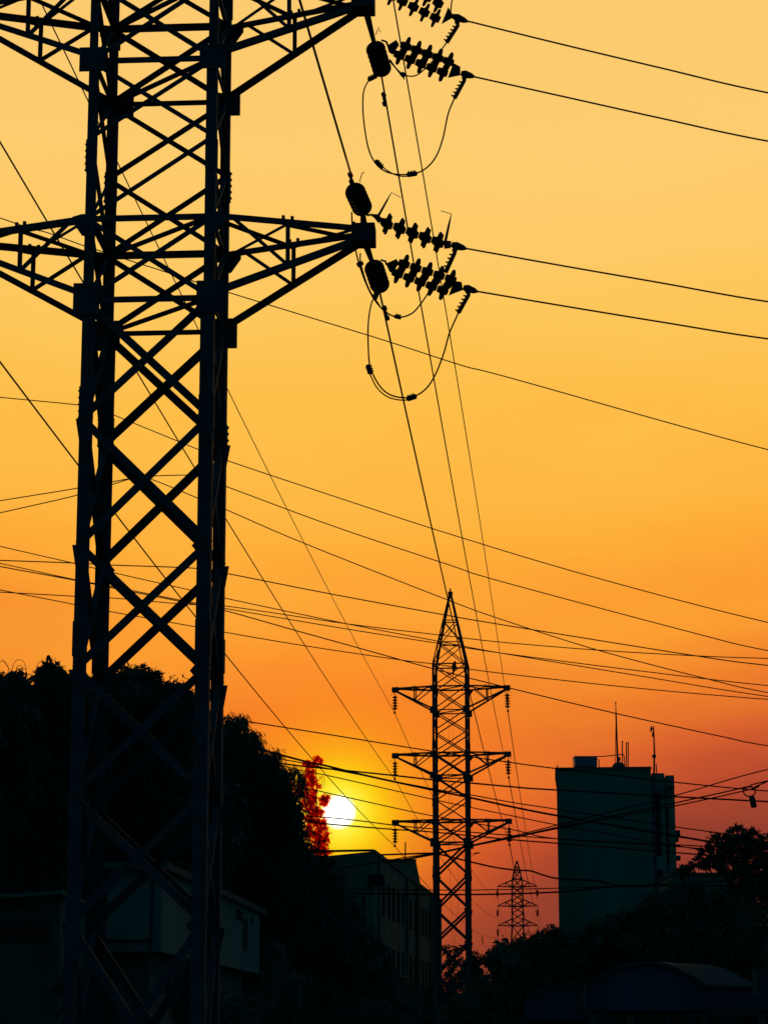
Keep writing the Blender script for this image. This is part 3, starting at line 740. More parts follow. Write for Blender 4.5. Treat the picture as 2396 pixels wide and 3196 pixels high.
mbp = MB().tube(rel(tb, [P(1738, 2460, YB - .1), P(1734, 2430, YB - .1), P(1734, 2400, YB - .1), P(1740, 2386, YB - .1), P(1742, 2400, YB - .1)]), [.05, .07, .07, .06, .06], 6)
mbp.build('drain_pipe', CONC, tb)
# roof furniture: things of their own
tk = thing('water_tank', 'square blue-grey water tank on the left of the slab building roof', 'tank', P(1825, 2395, YB + 2))
MB().box(-1.0, 1.0, -1, 1, .0, .84).build('tank_body', TANK, tk)
MB().box(-1.04, 1.04, -1.04, 1.04, .84, .90).box(-.25, .45, -.3, .3, .90, .98).build('lid', TANK, tk)
tag(MB().tube([P(1830, 2362, YB + 1.5), P(1880, 2361, YB + 1.5), P(1935, 2355, YB + 1.5), P(1944, 2355, YB + 1.5), P(1947, 2362, YB + 1.5), P(1949, 2395, YB + 1.5)], .045, 6).build('water_pipe', CONC), 'long thin water pipe arching from the tank to the masts on the roof', 'pipe')
tag(MB().tube([P(1858, 2371, YB + 1), P(1868, 2371, YB + 1), P(1868, 2396, YB + 1)], .055, 6).build('water_pipe', CONC), 'short hooked pipe on the right side of the roof tank', 'pipe')
mast = thing('radio_mast', 'tallest thin antenna mast in the middle of the slab building roof', 'antenna', P(1922, 2396, YB + 2))
MB().tube(rel(mast, [P(1927, 2398, YB + 2), P(1923, 2290, YB + 2), P(1921, 2225, YB + 2)]), [.10, .075, .07], 6).build('mast_pole', STEEL, mast)
MB().tube(rel(mast, [P(1921, 2228, YB + 2), P(1920, 2193, YB + 2)]), [.045, .035], 6).lathe([(.05, -.1), (.07, 0), (.05, .06)], rel(mast, [P(1920, 2193, YB + 2)])[0], (0, 0, 1), 6).build('whip_antenna', STEEL, mast)
MB().tube(rel(mast, [P(1919, 2396, YB + 2), P(1920, 2290, YB + 2), P(1921, 2240, YB + 2)]), .03, 5).build('stay_rod', STEEL, mast)
for x, y, n in ((1941, 2316, 'leftmost and tallest of the three short roof pipes'), (1953.5, 2320, 'middle one of the three short roof pipes'), (1959, 2320, 'rightmost of the three short roof pipes')):
    q0, q1 = P(x, 2396, YB + 1.7), P(x, y, YB + 1.7)
    tag(MB().tube([q0, q1], .05, 6).lathe([(.05, -.02), (.07, .02), (.07, .08), (.04, .1)], q1, (0, 0, 1), 6).build('vent_pipe', STEEL), n, 'pipe', 'short pipes on the slab building roof')
dm = MB(); 
for_dome = [(0.62 * math.cos(a), .55 * math.sin(a)) for a in np.linspace(0, 1.5, 7)]
dm.lathe(for_dome, P(1930, 2397, YB + 1.2), (0, 0, 1), 16)
tag(dm.build('roof_dome', CONC, None, True), 'dark rounded dome at the foot of the tallest roof mast', 'dome')
lampb = MB(); ellipsoid(lampb, P(1931, 2369, YB + 1.2), .13, .13, .2); lampb.tube([P(1931, 2372, YB + 1.2), P(1931, 2385, YB + 1.2)], .04, 5)
tag(lampb.build('roof_lamp', FITTING, None, True), 'small bulb-shaped lamp standing on the roof dome', 'lamp')
# separate street mast in front of the block
YM = 150.0
pm = thing('antenna_pole', 'slender pole with small antennas at its head, in front of the slab building right side', 'pole', (P(2040, 2800, YM).x, YM, 0))
MB().tube(rel(pm, [Vector((P(2045, 2800, YM).x, YM, 0)), P(2040, 2560, YM), P(2039, 2420, YM)]), [.16, .10, .085], 8).build('lower_pole', STEEL, pm)
MB().tube(rel(pm, [P(2039, 2430, YM), P(2041, 2350, YM), P(2038, 2266, YM)]), [.07, .055, .045], 8).build('upper_pole', STEEL, pm)
MB().box(-.12, .12, -.1, .1, 0, .2).build('joint_box', STEEL, pm).location = P(2040, 2365, YM) - pm.location
a_ = MB(); a_.tube(rel(pm, [P(2028, 2274, YM), P(2039, 2275, YM)]), .04, 5)
a_.lathe([(.03, -.12), (.2, -.02), (.2, .02), (.03, .05)], P(2030, 2275, YM) - pm.location, (-1, 0, .1), 12)
a_.tube(rel(pm, [P(2032, 2266, YM), P(2031, 2284, YM)]), .035, 5)
a_.build('antenna', STEEL, pm)
a_ = MB(); a_.tube(rel(pm, [P(2036, 2285, YM), P(2035, 2300, YM)]), .05, 5); a_.tube(rel(pm, [P(2033, 2293, YM), P(2040, 2295, YM)]), .035, 5); a_.build('antenna', STEEL, pm)
MB().tube(rel(pm, [P(2046, 2385, YM), P(2048, 2416, YM)]), .04, 5).build('conduit', STEEL, pm)

# low building to the right of the block
lb = thing('low_building', 'low flat-roofed building right of the slab block, half hidden by trees', 'building', (P(2190, 2900, 170).x, 170, 0))
bx(2095, 2285, 2730, 170, 10, par=lb, mat=PLASTER2)
bx(2093, 2288, 2723, 169.8, 10.3, par=lb, mat=CONC, name='parapet', pybot=2731)
bx(2262, 2288, 2775, 169.9, .2, par=lb, mat=GLASS, name='doorway', pybot=2850)
for k in range(5): bx(2112 + k * 30, 2124 + k * 30, 2790, 169.92, .1, par=lb, mat=GLASS, name='window', pybot=2830)

# centre building with receding windowed wall
YC0, YC1 = 157.0, 218.0
ztop = P(1165, 2657, YC0).z
X0, X1 = P(1165, 2750, YC0).x, P(1378, 2860, YC1).x
cb = thing('office_building', 'long pale building behind the bottom left trees, its windowed side receding to the mid pylon', 'building', (X0, YC0, 0))
dv = Vector((X1 - X0, YC1 - YC0, 0)); dl = dv.length; du = dv.normalized(); dn = Vector((du.y, -du.x, 0))
LW = 18.0
MB().prism([Vector((0, 0, 0)), Vector((-LW, 0, 0)), Vector((-LW, 0, ztop - .5)), Vector((-3, 0, ztop - .3)), Vector((0, 0, ztop))], dv).build('wall', PLASTER2, cb)
# cornice along the side wall and the front
MB().prism([Vector((0, -.12, ztop)), Vector((0, -.12, ztop + .14)), Vector((-LW, -.12, ztop - .2)), Vector((-LW, -.12, ztop - .34))], (0, .3, 0)).build('cornice', CONC, cb)
q = dn * .12
MB().prism([q + Vector((0, 0, ztop - .1)), q + Vector((-.3, 0, ztop - .1)), q + Vector((-.3, 0, ztop + .12)), q + Vector((0, 0, ztop + .12))], dv).build('cornice', CONC, cb)
def side_quad(s0, s1, z0, z1, name, mat, out=.03, th=.06):
    a = du * s0 + dn * out; b_ = du * s1 + dn * out
    MB().prism([a + Vector((0, 0, z0)), b_ + Vector((0, 0, z0)), b_ + Vector((0, 0, z1)), a + Vector((0, 0, z1))], -dn * th).build(name, mat, cb)
def s_at(px):   # distance along the side wall whose column falls at px
    lo, hi = 0.0, dl
    for _ in range(40):
        m_ = (lo + hi) / 2; p_ = Vector(cb.location) + du * m_ + Vector((0, 0, 6)); 
        if PROJ(p_)[0] < px: lo = m_
        else: hi = m_
    return lo
wx = [1196, 1213, 1228, 1243, 1257, 1282, 1296, 1309, 1320, 1330, 1340, 1349, 1357, 1364]
hh = ztop - EYE
for i, px in enumerate(wx):
    s = s_at(px); g_ = .23 * (s_at(px + 13 - i * .35) - s)
    side_quad(s - g_, s + g_, ztop - hh * .33, ztop - hh * .135, 'window', GLASS)
    side_quad(s - g_, s + g_, ztop - hh * .70, ztop - hh * .505, 'window', GLASS)
for px in (1180, 1268, 1300, 1345):
    s = s_at(px); side_quad(s - .35, s + .35, .0, ztop - .15, 'pilaster', PLASTER2, .22, .2)
side_quad(s_at(1205), s_at(1262), ztop - 8.2, ztop - 8.0, 'ledge', CONC, .5, .5)
side_quad(s_at(1212), s_at(1262), ztop - 8.9, ztop - 8.75, 'ledge', CONC, .5, .5)
p_ = rel(cb, [P(1149, 2767, YC0 - .4), P(1199, 2767, YC0 - .4), P(1199, 2733, YC0 - .4), P(1176, 2729, YC0 - .4), P(1149, 2731, YC0 - .4)])
MB().prism(p_, (0, .38, 0)).build('sign_box', GLASS, cb)
for px in (1068, 1100, 1130):
    bx(px, px + 8, 2790, YC0 - .05, .06, par=cb, mat=GLASS, name='window', pybot=2900)
ub = thing('stair_tower', 'taller flat-topped block with a sloping right edge rising behind the office building', 'building', (P(1250, 2800, 236).x, 236, 0))
MB().prism(rel(ub, [P(1178, 3200, 236), P(1178, 2690, 236), P(1200, 2684, 236), P(1297, 2684, 236), P(1314, 2770, 236), P(1320, 2772, 236), P(1323, 2800, 236), P(1328, 2820, 236), P(1360, 2850, 236), P(1360, 3200, 236)]), (0, 8, 0)).build('wall', PLASTER2, ub)
MB().prism(rel(ub, [P(1196, 2687, 235.8), P(1196, 2681, 235.8), P(1299, 2681, 235.8), P(1299, 2687, 235.8)]), (0, 8.4, 0)).build('parapet', CONC, ub)
tag(MB().tube([P(1264, 2684, 232), P(1265, 2628, 232)], .07, 6).build('lightning_rod', STEEL), 'short thin rod standing on the block behind the office building, under the low left arm', 'rod')

# left: small buildings near the pylon foot
sh = thing('gate_house', 'pale flat-roofed outbuilding glimpsed through the feet of the big pylon', 'building', (P(480, 3000, 50).x, 50, 0))
ZB, ZT = P(505, 2970, 50).z, P(505, 2715, 50).z
xl, xr = P(335, 2850, 50).x - sh.location.x, P(505, 2850, 50).x - sh.location.x
rv = Vector((P(810, 2950, 68.7).x - P(505, 2850, 50).x, 18.7, 0))
MB().prism([Vector((xr, 0, ZB)), Vector((xl, 0, ZB)), Vector((xl, 0, ZT)), Vector((xr, 0, ZT))], rv).build('wall', WHITEWALL, sh)
MB().prism([Vector((xr + .12, -.3, ZT)), Vector((xl - .2, -.3, ZT)), Vector((xl - .2, -.3, ZT + .16)), Vector((xr + .12, -.3, ZT + .16))], rv * 1.05).build('roof', CONC, sh)
MB().prism([Vector((xr - .3, .5, 0)), Vector((xl + .2, .5, 0)), Vector((xl + .2, .5, ZB - .01)), Vector((xr - .3, .5, ZB - .01))], rv * .9).build('lower_wall', CONC, sh)
MB().box(xl - .02, xr - .21, -.06, -.01, ZB + .22, ZB + .26).box(xr - .23, xr - .20, -.06, -.01, ZB, ZT - .02).build('trim', GLASS, sh)
rn = Vector((rv.y, -rv.x, 0)).normalized(); ru = rv.normalized(); rl = rv.length
for s, z0, z1, w in ((14.7, .55, 1.45, .16), (15.3, .55, 1.45, .16), (13.0, 1.35, 1.6, .1), (13.5, 1.35, 1.65, .25), (14.1, 1.3, 1.6, .12), (16.4, 1.35, 1.55, .3)):
    a = Vector((xr, 0, 0)) + ru * s + rn * .03; b2 = a + ru * w
    MB().prism([a + Vector((0, 0, ZB + z0)), b2 + Vector((0, 0, ZB + z0)), b2 + Vector((0, 0, ZB + z1)), a + Vector((0, 0, ZB + z1))], -rn * .02).build('vent_slot', GLASS, sh)
sh2 = thing('shed', 'low dim shed with a long dark opening in the bottom left corner', 'building', (P(60, 3000, 44).x, 44, 0))
MB().prism(rel(sh2, [P(-300, 3196, 44), P(190, 3196, 44), P(190, 2790, 44), P(-300, 2822, 44)]) and [Vector((p.x, p.y, max(p.z, 0) if i > 1 else 0)) for i, p in enumerate(rel(sh2, [P(-300, 3196, 44), P(190, 3196, 44), P(190, 2792, 44), P(-300, 2824, 44)]))], (0, 4, 0)).build('wall', CONC, sh2)
MB().prism(rel(sh2, [P(-300, 2824, 43.6), P(196, 2791, 43.6), P(196, 2778, 43.6), P(-300, 2808, 43.6)]), (0, 5, 0)).build('roof', PLASTER2, sh2)
MB().prism(rel(sh2, [P(-300, 2938, 43.95), P(150, 2938, 43.95), P(150, 2875, 43.95), P(-300, 2875, 43.95)]), (0, .04, 0)).build('opening', GLASS, sh2)

# blue vaulted sheds bottom right
def vault(arc, pyb, Y, ext, label, posts=()):
    rt = thing('vaulted_shed', label, 'shed', P(arc[0][0], 3100, Y) * 1.0, 'blue arch-roofed sheds in the bottom right corner')
    rt.location.z = 0
    top = spline([P(x, y, Y) for x, y in arc], 5)
    poly = [Vector((top[-1].x, Y, P(0, pyb, Y).z)), Vector((top[0].x, Y, P(0, pyb, Y).z))] + top
    MB().prism(rel(rt, poly), ext).build('end_wall', BLUE, rt)
    e = Vector(ext); out = [p + Vector((0, -.25, .05)) for p in top]; inn = [p + Vector((0, -.25, -.10)) for p in top]
    MB().prism(rel(rt, out + inn[::-1]), e * 1.05).build('roof', ROOFM, rt)
    for x0, x1, y0, y1 in posts:
        a_, c_ = P(x0, y0, Y - .3), P(x1, y1, Y - .3)
        MB().box(a_.x - rt.location.x, c_.x - rt.location.x, -.35, -.05, c_.z, a_.z).build('gutter_post', CONC, rt)
    zb = P(0, pyb, Y).z
    MB().box(top[0].x - rt.location.x - .05, top[-1].x - rt.location.x + 2.2, .6, .8, zb - .25, zb - .01).build('beam', CONC, rt)
    xs = np.linspace(top[0].x + .4, top[-1].x, 4)
    for x in xs: MB().box(x - .15 - rt.location.x, x + .15 - rt.location.x, .6, .9, 0, zb - .26).build('column', CONC, rt)
    MB().box(top[0].x - rt.location.x, top[-1].x - rt.location.x + 2, 1.2, 1.4, 0, zb - .5).build('back_wall', BLUE, rt)
    return rt
vault([(1828, 3082), (1862, 3050), (1905, 3026), (1955, 3010), (2010, 3004), (2065, 3009), (2112, 3024), (2160, 3050), (2202, 3076)], 3152, 108, (3.0, 4.6, 0), 'large blue shed with a curved roof in the lower right', [(1822, 1830, 3075, 3150)])
vault([(1634, 3122), (1665, 3101), (1705, 3083), (1750, 3072), (1795, 3068), (1826, 3071)], 3182, 112, (1.2, 5, 0), 'smaller blue arched shed left of the large one, at the bottom edge', [(1810, 1822, 3095, 3150)])
vault([(2352, 3058), (2375, 3032), (2410, 3004), (2470, 2990), (2530, 3004), (2580, 3058)], 3152, 106, (2.3, 4.6, 0), 'blue arched shed cut off by the right edge', [(2346, 2366, 3025, 3108)])

# ------------------------------------------------------------------ trees
def crown_mesh(blobs, n_leaf, length, width, droop=.8, core=.78, clump=.22, seed=0, spread=1.0, mats=None):
    """blobs: (px,py,rx_px,ry_px,Y). Leaves grow in clumps on the shell of every blob; a rough dense heart fills it"""
    rng = np.random.default_rng(seed); V = []; Fc = []; mi = []
    tot = sum(b[2] * b[3] for b in blobs); base = 0
    for (px, py, rx, ry, Y) in blobs:
        c = np.array(P(px, py, Y)); m = MPP(Y); R = np.array([rx * m, (rx + ry) * .5 * m, ry * m])
        n = max(60, int(n_leaf * rx * ry / tot)); K = max(10, int(n / 26))
        u = rng.normal(size=(K, 3)); u /= np.linalg.norm(u, axis=1)[:, None]
        cr_ = (.68 + .38 * rng.random(K) ** .8)
        cc = u * cr_[:, None] * R
        idx = rng.integers(0, K, n)
        sp = clump * R.mean() * spread
        p = cc[idx] + rng.normal(size=(n, 3)) * sp * np.array([1, 1, .9]) * .5
        out = p / (np.linalg.norm(p, axis=1)[:, None] + 1e-6)
        d = out * (1 - droop) + np.array([0, 0, -1]) * droop + rng.normal(size=(n, 3)) * .33
        d /= np.linalg.norm(d, axis=1)[:, None]
        sd = np.cross(d, rng.normal(size=(n, 3))); sd /= np.linalg.norm(sd, axis=1)[:, None]
        L = length * (.6 + .8 * rng.random(n)); W = width * (.6 + .8 * rng.random(n))
        p = p + c
        a = p; b1 = p + d * (L * .45)[:, None] + sd * (W * .5)[:, None]; b2 = p + d * (L * .45)[:, None] - sd * (W * .5)[:, None]
        tip = p + d * L[:, None] + np.array([0, 0, -.1]) * L[:, None]
        q = np.stack([a, b1, tip, b2], 1).reshape(-1, 3)
        V.append(q); f = (np.arange(n)[:, None] * 4 + np.arange(4)) + base; Fc += f.tolist(); mi += [0] * n; base += len(q)
        # heart
        k1, k2 = 16, 10; vv = []
        ph = rng.random(6) * 6
        for i in range(k2 + 1):
            th = math.pi * i / k2
            for j in range(k1):
                fi = 2 * math.pi * j / k1
                w = core * (1 + .10 * math.sin(3 * fi + ph[0]) * math.sin(2 * th + ph[1]) + .08 * math.sin(5 * fi + ph[2] + 3 * th) + .05 * rng.normal())
                vv.append(c + R * w * np.array([math.sin(th) * math.cos(fi), math.sin(th) * math.sin(fi), math.cos(th)]))
        if core > 0:
            V.append(np.array(vv))
            for i in range(k2):
                for j in range(k1): Fc.append([base + i * k1 + j, base + i * k1 + (j + 1) % k1, base + (i + 1) * k1 + (j + 1) % k1, base + (i + 1) * k1 + j]); mi.append(1)
            base += len(vv)
    me = bpy.data.meshes.new('crown'); me.from_pydata(np.concatenate(V).tolist(), [], Fc)
    mats = mats or (LEAF, CORE)
    for m_ in mats: me.materials.append(m_)
    me.polygons.foreach_set('material_index', mi)
    return me
def tree(label, blobs, n_leaf, length, width, name='broadleaf_tree', cat='tree', group=None, trunk=True, strands=(), branches=(), **k):
    b0 = max(blobs, key=lambda b: b[2] * b[3]); c0 = P(b0[0], b0[1], b0[4])
    root = thing(name, label, cat, (c0.x, b0[4], 0), group)
    me = crown_mesh(blobs, n_leaf, length, width, **k)
    o = bpy.data.objects.new('crown', me); COL.objects.link(o); o.parent = root; o.location = -root.location; o['kind'] = 'stuff'
    if trunk:
        mb = MB(); h = c0.z; r0 = max(.12, h * .022)
        mb.tube([(0, 0, -.1), (.1, .05, h * .35), (-.05, 0, h * .7), (0, 0, h)], [r0 * 1.3, r0, r0 * .8, r0 * .5], 8)
        mb.build('trunk', BARK, root)
        lm = MB()
        for b in blobs:
            e = P(b[0], b[1], b[4]); e0 = Vector((c0.x, b0[4], h * .55))
            mid = e0.lerp(e, .5) + Vector((0, 0, .3))
            lm.tube(rel(root, [e0, mid, e]), [r0 * .5, r0 * .3, r0 * .1], 5)
        lm.build('limb', BARK, root)
    for st in strands:
        Y, w, pts = st
        MB().tube(rel(root, spline([P(x, y, Y) for x, y in pts], 5)), w * .5 * MPP(Y), 4).build('twig', BARK, root)
    return root
GT = 'dark trees behind the near pylon'
def arch(x, y, w, h, Y=58, tw=2.2):
    """drooping bare leaf rib: rises from the crown, arches over and hangs"""
    return (Y, tw, [(x, y), (x + w * .15, y - h * .7), (x + w * .5, y - h), (x + w * .85, y - h * .8), (x + w, y - h * .1), (x + w * .97, y + h * .6)])
rr_ = random.Random(5)
s1 = [arch(30, 2105, -40, 42), arch(38, 2095, 44, 36), arch(52, 2092, 20, 16), (58, 2, [(10, 2058), (22, 2078), (40, 2095)])]
s2 = [arch(142, 2090, -26, 24), arch(160, 2078, -16, 16), (58, 9, [(150, 2075), (148, 2058), (152, 2047), (158, 2062), (165, 2076)]), (58, 1.6, [(168, 2072), (175, 2052)])]
tree('leftmost dark tree with drooping ribbon leaves, at the left edge', [(38, 2130, 36, 42, 58), (62, 2150, 30, 40, 58), (5, 2150, 26, 46, 58), (40, 2210, 70, 90, 58), (-60, 2230, 90, 140, 58), (30, 2350, 130, 180, 60)], 20000, .24, .055, group=GT, strands=s1, seed=1, droop=.6)
tree('dark tree with a leafy spike on top, just left of the big pylon', [(160, 2110, 34, 36, 58.5), (185, 2120, 28, 30, 58.5), (130, 2130, 26, 34, 58.5), (205, 2150, 34, 40, 60), (200, 2210, 90, 90, 60), (120, 2240, 60, 90, 60), (170, 2380, 150, 200, 62)], 20000, .22, .055, group=GT, strands=s2, seed=2, droop=.5)
tree('rounded dark tree framed between the legs of the big pylon', [(400, 2118, 36, 32, 62), (440, 2114, 40, 32, 62), (470, 2130, 30, 34, 62), (360, 2130, 30, 28, 62), (425, 2170, 70, 66, 62), (495, 2160, 28, 36, 62), (530, 2160, 24, 26, 62), (560, 2150, 20, 24, 62), (545, 2200, 50, 52, 62), (588, 2190, 24, 34, 62), (600, 2240, 40, 56, 62), (440, 2330, 190, 190, 64), (320, 2200, 90, 90, 63)], 30000, .19, .055, group=GT, seed=3, droop=.45, strands=[arch(360, 2105, 14, 14, 62, 1.6), arch(445, 2088, 10, 8, 62, 1.6), arch(560, 2133, 14, 10, 62, 1.6), arch(520, 2135, -12, 10, 62, 1.6)])
s4 = []
for i in range(16):
    t_ = i / 15; x = 705 + 150 * t_ + rr_.uniform(-8, 8); y = 2262 + 100 * t_ + rr_.uniform(-14, 10); h = rr_.uniform(14, 38); w = rr_.uniform(5, 13) * rr_.choice((-1, 1, 1))
    s4.append((70, rr_.uniform(1.3, 2.4), [(x, y + 20), (x + w * .1, y - h * .55), (x + w * .5, y - h), (x + w, y - h * .6), (x + w * 1.15, y + rr_.uniform(-5, 25))]))
tree('dark tree stepping down to the right of the big pylon with ragged hanging leaves', [(700, 2300, 36, 46, 70), (735, 2320, 30, 34, 70), (770, 2350, 26, 34, 70), (795, 2335, 16, 18, 70), (800, 2385, 34, 34, 70), (840, 2405, 34, 26, 70), (868, 2420, 24, 22, 70), (850, 2450, 50, 44, 70), (880, 2460, 22, 24, 70), (868, 2505, 48, 48, 71), (900, 2505, 26, 30, 72), (892, 2575, 44, 62, 72), (915, 2545, 22, 26, 72), (690, 2380, 80, 90, 72), (760, 2460, 110, 90, 73), (760, 2560, 170, 170, 73), (860, 2660, 110, 120, 73)], 42000, .21, .05, group=GT, seed=4, droop=.65, strands=s4, clump=.30, core=.72)
tree('feathery see-through weeping branches at the right of the big pylon, over the dark stepped tree', [(730, 2252, 22, 26, 69), (756, 2246, 10, 20, 69), (760, 2285, 16, 24, 69), (790, 2296, 16, 18, 69), (806, 2312, 10, 24, 69), (812, 2345, 9, 18, 69), (775, 2330, 20, 22, 69), (840, 2358, 30, 12, 69), (866, 2352, 8, 14, 69), (912, 2400, 12, 14, 69), (932, 2422, 12, 20, 69), (940, 2460, 12, 14, 69), (830, 2378, 34, 12, 69), (885, 2405, 16, 14, 69)],
     2600, .30, .030, name='weeping_tree', seed=21, droop=.85, core=0, clump=.7, spread=1.3, mats=(LEAF, CORE), trunk=False, strands=[(69, 3, [(690, 2330), (720, 2275), (742, 2246)]), (69, 3, [(700, 2350), (760, 2310), (800, 2300)]), (69, 2.5, [(760, 2380), (830, 2362), (868, 2362)]), (69, 2.5, [(850, 2440), (900, 2405), (930, 2415)])])
tree('shaggy lower tree filling the dark corner under the sun, beside the office building', [(915, 2650, 40, 40, 76), (955, 2690, 34, 34, 76), (985, 2705, 22, 26, 76), (940, 2720, 70, 70, 76), (1010, 2710, 30, 30, 77), (900, 2810, 160, 150, 77), (1030, 2770, 40, 50, 78), (1060, 2850, 50, 60, 78), (1080, 2930, 50, 70, 78), (1000, 3000, 160, 170, 80), (1120, 2950, 60, 50, 80), (1150, 3010, 60, 70, 80), (1200, 3060, 40, 60, 80), (1080, 3180, 200, 120, 80), (1260, 3170, 90, 90, 82)], 34000, .24, .06, group=GT, seed=5, droop=.5)
s6 = [(74, 3.2, [(985, 2520), (988, 2450), (985, 2400), (978, 2378)]), (74, 2.4, [(925, 2440), (945, 2418), (960, 2395)]), (74, 3.0, [(990, 2660), (1000, 2600), (992, 2540), (985, 2480)]), (74, 2.4, [(992, 2500), (1010, 2488), (1030, 2492)]), (74, 1.6, [(995, 2425), (1010, 2425), (1012, 2450), (1006, 2462)]), (74, 1.6, [(992, 2428), (1004, 2432), (1004, 2450), (1000, 2458)]), (74, 1.8, [(1005, 2560), (1018, 2590), (1020, 2630)]), (74, 1.8, [(1030, 2660), (1024, 2630), (1028, 2615)])]
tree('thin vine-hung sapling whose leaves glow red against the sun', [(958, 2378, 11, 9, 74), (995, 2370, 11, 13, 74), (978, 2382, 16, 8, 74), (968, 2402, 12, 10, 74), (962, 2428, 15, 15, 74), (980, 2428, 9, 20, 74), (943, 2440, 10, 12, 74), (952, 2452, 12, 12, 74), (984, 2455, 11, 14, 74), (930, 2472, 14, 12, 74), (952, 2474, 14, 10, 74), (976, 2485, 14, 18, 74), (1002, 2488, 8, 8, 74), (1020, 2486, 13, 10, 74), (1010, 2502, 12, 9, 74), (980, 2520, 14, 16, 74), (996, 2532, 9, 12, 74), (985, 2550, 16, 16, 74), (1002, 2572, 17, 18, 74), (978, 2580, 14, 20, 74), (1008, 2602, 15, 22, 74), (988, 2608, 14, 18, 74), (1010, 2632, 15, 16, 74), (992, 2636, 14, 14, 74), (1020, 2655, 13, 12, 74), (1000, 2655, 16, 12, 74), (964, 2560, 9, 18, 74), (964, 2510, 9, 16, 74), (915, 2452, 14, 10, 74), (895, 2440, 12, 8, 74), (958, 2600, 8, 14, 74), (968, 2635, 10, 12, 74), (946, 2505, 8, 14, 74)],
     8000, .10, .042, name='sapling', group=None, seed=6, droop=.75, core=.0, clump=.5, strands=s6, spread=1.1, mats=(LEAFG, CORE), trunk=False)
tree('low dark hedge mass at the foot of the big pylon', [(250, 2560, 240, 210, 66), (30, 2560, 150, 210, 66), (560, 2560, 200, 200, 68), (620, 2760, 60, 90, 66), (860, 2980, 40, 60, 72), (600, 3100, 60, 120, 49), (330, 3040, 110, 120, 62), (270, 2960, 60, 60, 62), (318, 2905, 34, 60, 62), (330, 3180, 120, 60, 62), (880, 3120, 90, 120, 70), (720, 3180, 90, 70, 49.5), (250, 3100, 60, 80, 43)], 20000, .24, .07, name='hedge', cat='hedge', seed=8, droop=.5, trunk=False)
tree('dark leafy tree behind the outbuilding, low between the pylon legs', [(300, 2740, 220, 120, 80), (40, 2780, 160, 120, 80), (620, 2800, 230, 160, 80), (800, 2900, 140, 200, 82)], 16000, .3, .07, group=GT, seed=9, droop=.5)
tree('low dark bushes behind the blue arched sheds, filling the bottom right corner', [(1500, 3190, 160, 70, 128), (1760, 3170, 180, 90, 128), (2000, 3150, 180, 110, 128), (2220, 3140, 160, 120, 128), (2380, 3110, 120, 130, 128), (2560, 3120, 140, 150, 128)], 12000, .26, .09, name='bush', cat='bush', seed=19, droop=.3, trunk=False)
# right side
GR2 = 'trees in the lower right'
fine = dict(droop=.25, clump=.26, mats=(LEAF2, CORE))
tree('airy tree with see-through foliage at the right edge', [(2250, 2640, 40, 32, 130), (2300, 2615, 36, 28, 130), (2345, 2630, 34, 32, 130), (2215, 2680, 30, 28, 130), (2290, 2690, 46, 40, 130), (2360, 2700, 44, 40, 130), (2400, 2640, 36, 34, 130), (2320, 2760, 40, 44, 130), (2385, 2790, 46, 56, 130), (2300, 2820, 44, 50, 130), (2180, 2695, 20, 14, 130), (2420, 2740, 40, 70, 130)], 17000, .26, .09, group=GR2, seed=11, core=.42, spread=1.15, **{**fine, 'droop': .1})
tree('small bush top beside the slab building foot, under its balconies', [(2128, 2712, 16, 12, 140), (2150, 2716, 14, 9, 140)], 900, .22, .08, name='bush', cat='bush', seed=12, core=.5, **fine)
tree('round-topped tree in front of the slab building right corner', [(2130, 2800, 50, 42, 120), (2080, 2830, 60, 46, 120), (2200, 2820, 60, 40, 120), (2170, 2790, 26, 26, 120), (2030, 2850, 40, 46, 120), (2140, 2920, 190, 90, 121), (2290, 2880, 90, 60, 121)], 20000, .24, .09, group=GR2, seed=13, core=.72, **fine)
tree('long low dark tree sloping up in front of the slab building', [(1960, 2880, 50, 32, 122), (1900, 2900, 50, 34, 122), (1850, 2930, 60, 38, 122), (1790, 2950, 60, 44, 122), (1900, 2990, 150, 80, 124), (2050, 2940, 90, 80, 122), (2330, 2960, 120, 80, 122), (2150, 3010, 250, 70, 124)], 22000, .24, .09, group=GR2, seed=14, core=.72, **fine)
tree('bushy tree left of the slab building corner, below the farthest pylon', [(1722, 2925, 30, 30, 118), (1700, 2950, 40, 34, 118), (1650, 2960, 46, 34, 118), (1600, 2975, 40, 34, 118), (1750, 2980, 60, 50, 118), (1680, 3040, 110, 80, 120)], 16000, .22, .08, group=GR2, seed=15, core=.7, **fine)
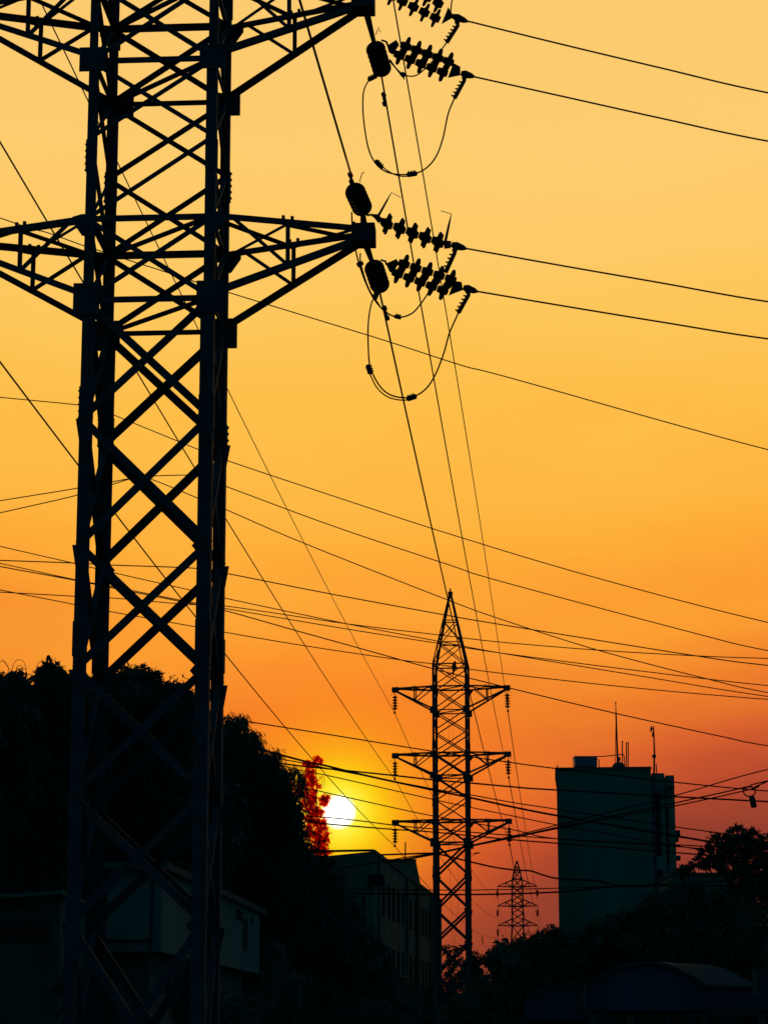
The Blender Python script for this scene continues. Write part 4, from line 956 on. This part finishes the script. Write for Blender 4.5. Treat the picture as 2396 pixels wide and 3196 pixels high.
tree('rounded tree with a ragged left edge below the farthest pylon', [(1566, 2962, 26, 26, 112), (1540, 2985, 28, 24, 112), (1590, 3000, 50, 50, 112), (1526, 2998, 18, 16, 112), (1548, 3018, 20, 26, 112), (1570, 3080, 60, 70, 113), (1640, 3110, 80, 90, 114), (1480, 3160, 90, 70, 114), (1560, 3190, 120, 70, 114), (1780, 3180, 160, 30, 130)], 17000, .22, .08, group=GR2, seed=16, core=.72, **{**fine, 'droop': .4})
tree('flat-layered umbrella tree seen between the mid pylon legs', [(1415, 2955, 36, 6, 170), (1400, 2968, 30, 7, 170), (1440, 2966, 32, 6, 170), (1420, 2985, 40, 8, 170), (1456, 2958, 16, 5, 170), (1400, 3010, 26, 14, 170), (1440, 3040, 46, 34, 170), (1410, 3080, 46, 50, 170), (1450, 3140, 80, 80, 171), (1380, 3160, 60, 80, 171)], 9000, .22, .10, name='umbrella_tree', group=GR2, seed=17, core=.35, **fine)
tree('small round tree right of the mid pylon foot', [(1478, 2995, 18, 20, 160), (1470, 3030, 26, 30, 160), (1490, 3080, 30, 40, 160)], 3600, .24, .09, group=GR2, seed=18, core=.6, **fine)
# palm fronds beside it
palm = thing('palm_tree', 'low palm with arching fronds between the mid pylon foot and the lower trees', 'tree', (P(1505, 3060, 105).x, 105, 0), GR2)
pc = P(1500, 3062, 105)
MB().tube(rel(palm, [Vector((pc.x, 105, 0)), Vector((pc.x + .1, 105, pc.z * .5)), pc]), [.16, .13, .10], 8).build('trunk', BARK, palm)
for k in range(13):
    a = math.radians(-20 + k * 17); L = .75 + .12 * (k % 3); yy = math.sin(k * 2.1) * .35
    pts = [pc + Vector((math.cos(a) * L * s, yy * s, math.sin(a) * L * s * .9 - .55 * s * s)) for s in np.linspace(0, 1, 7)]
    mb = MB().tube(rel(palm, pts), .012, 4)
    for i in range(1, 7):
        for j in range(3):
            q0 = pts[i - 1].lerp(pts[i], j / 3); d = (pts[i] - pts[i - 1]).normalized()
            for sgn in (-1, 1):
                sd = d.cross(Vector((0, 1, 0))).normalized() * sgn
                e = q0 + sd * .12 + d * .12 + Vector((0, .05 * sgn, -.10))
                w = d * .014
                mb.add(rel(palm, [q0 - w, q0 + w, e]), [(0, 1, 2)])
    mb.build('frond', LEAF2, palm)
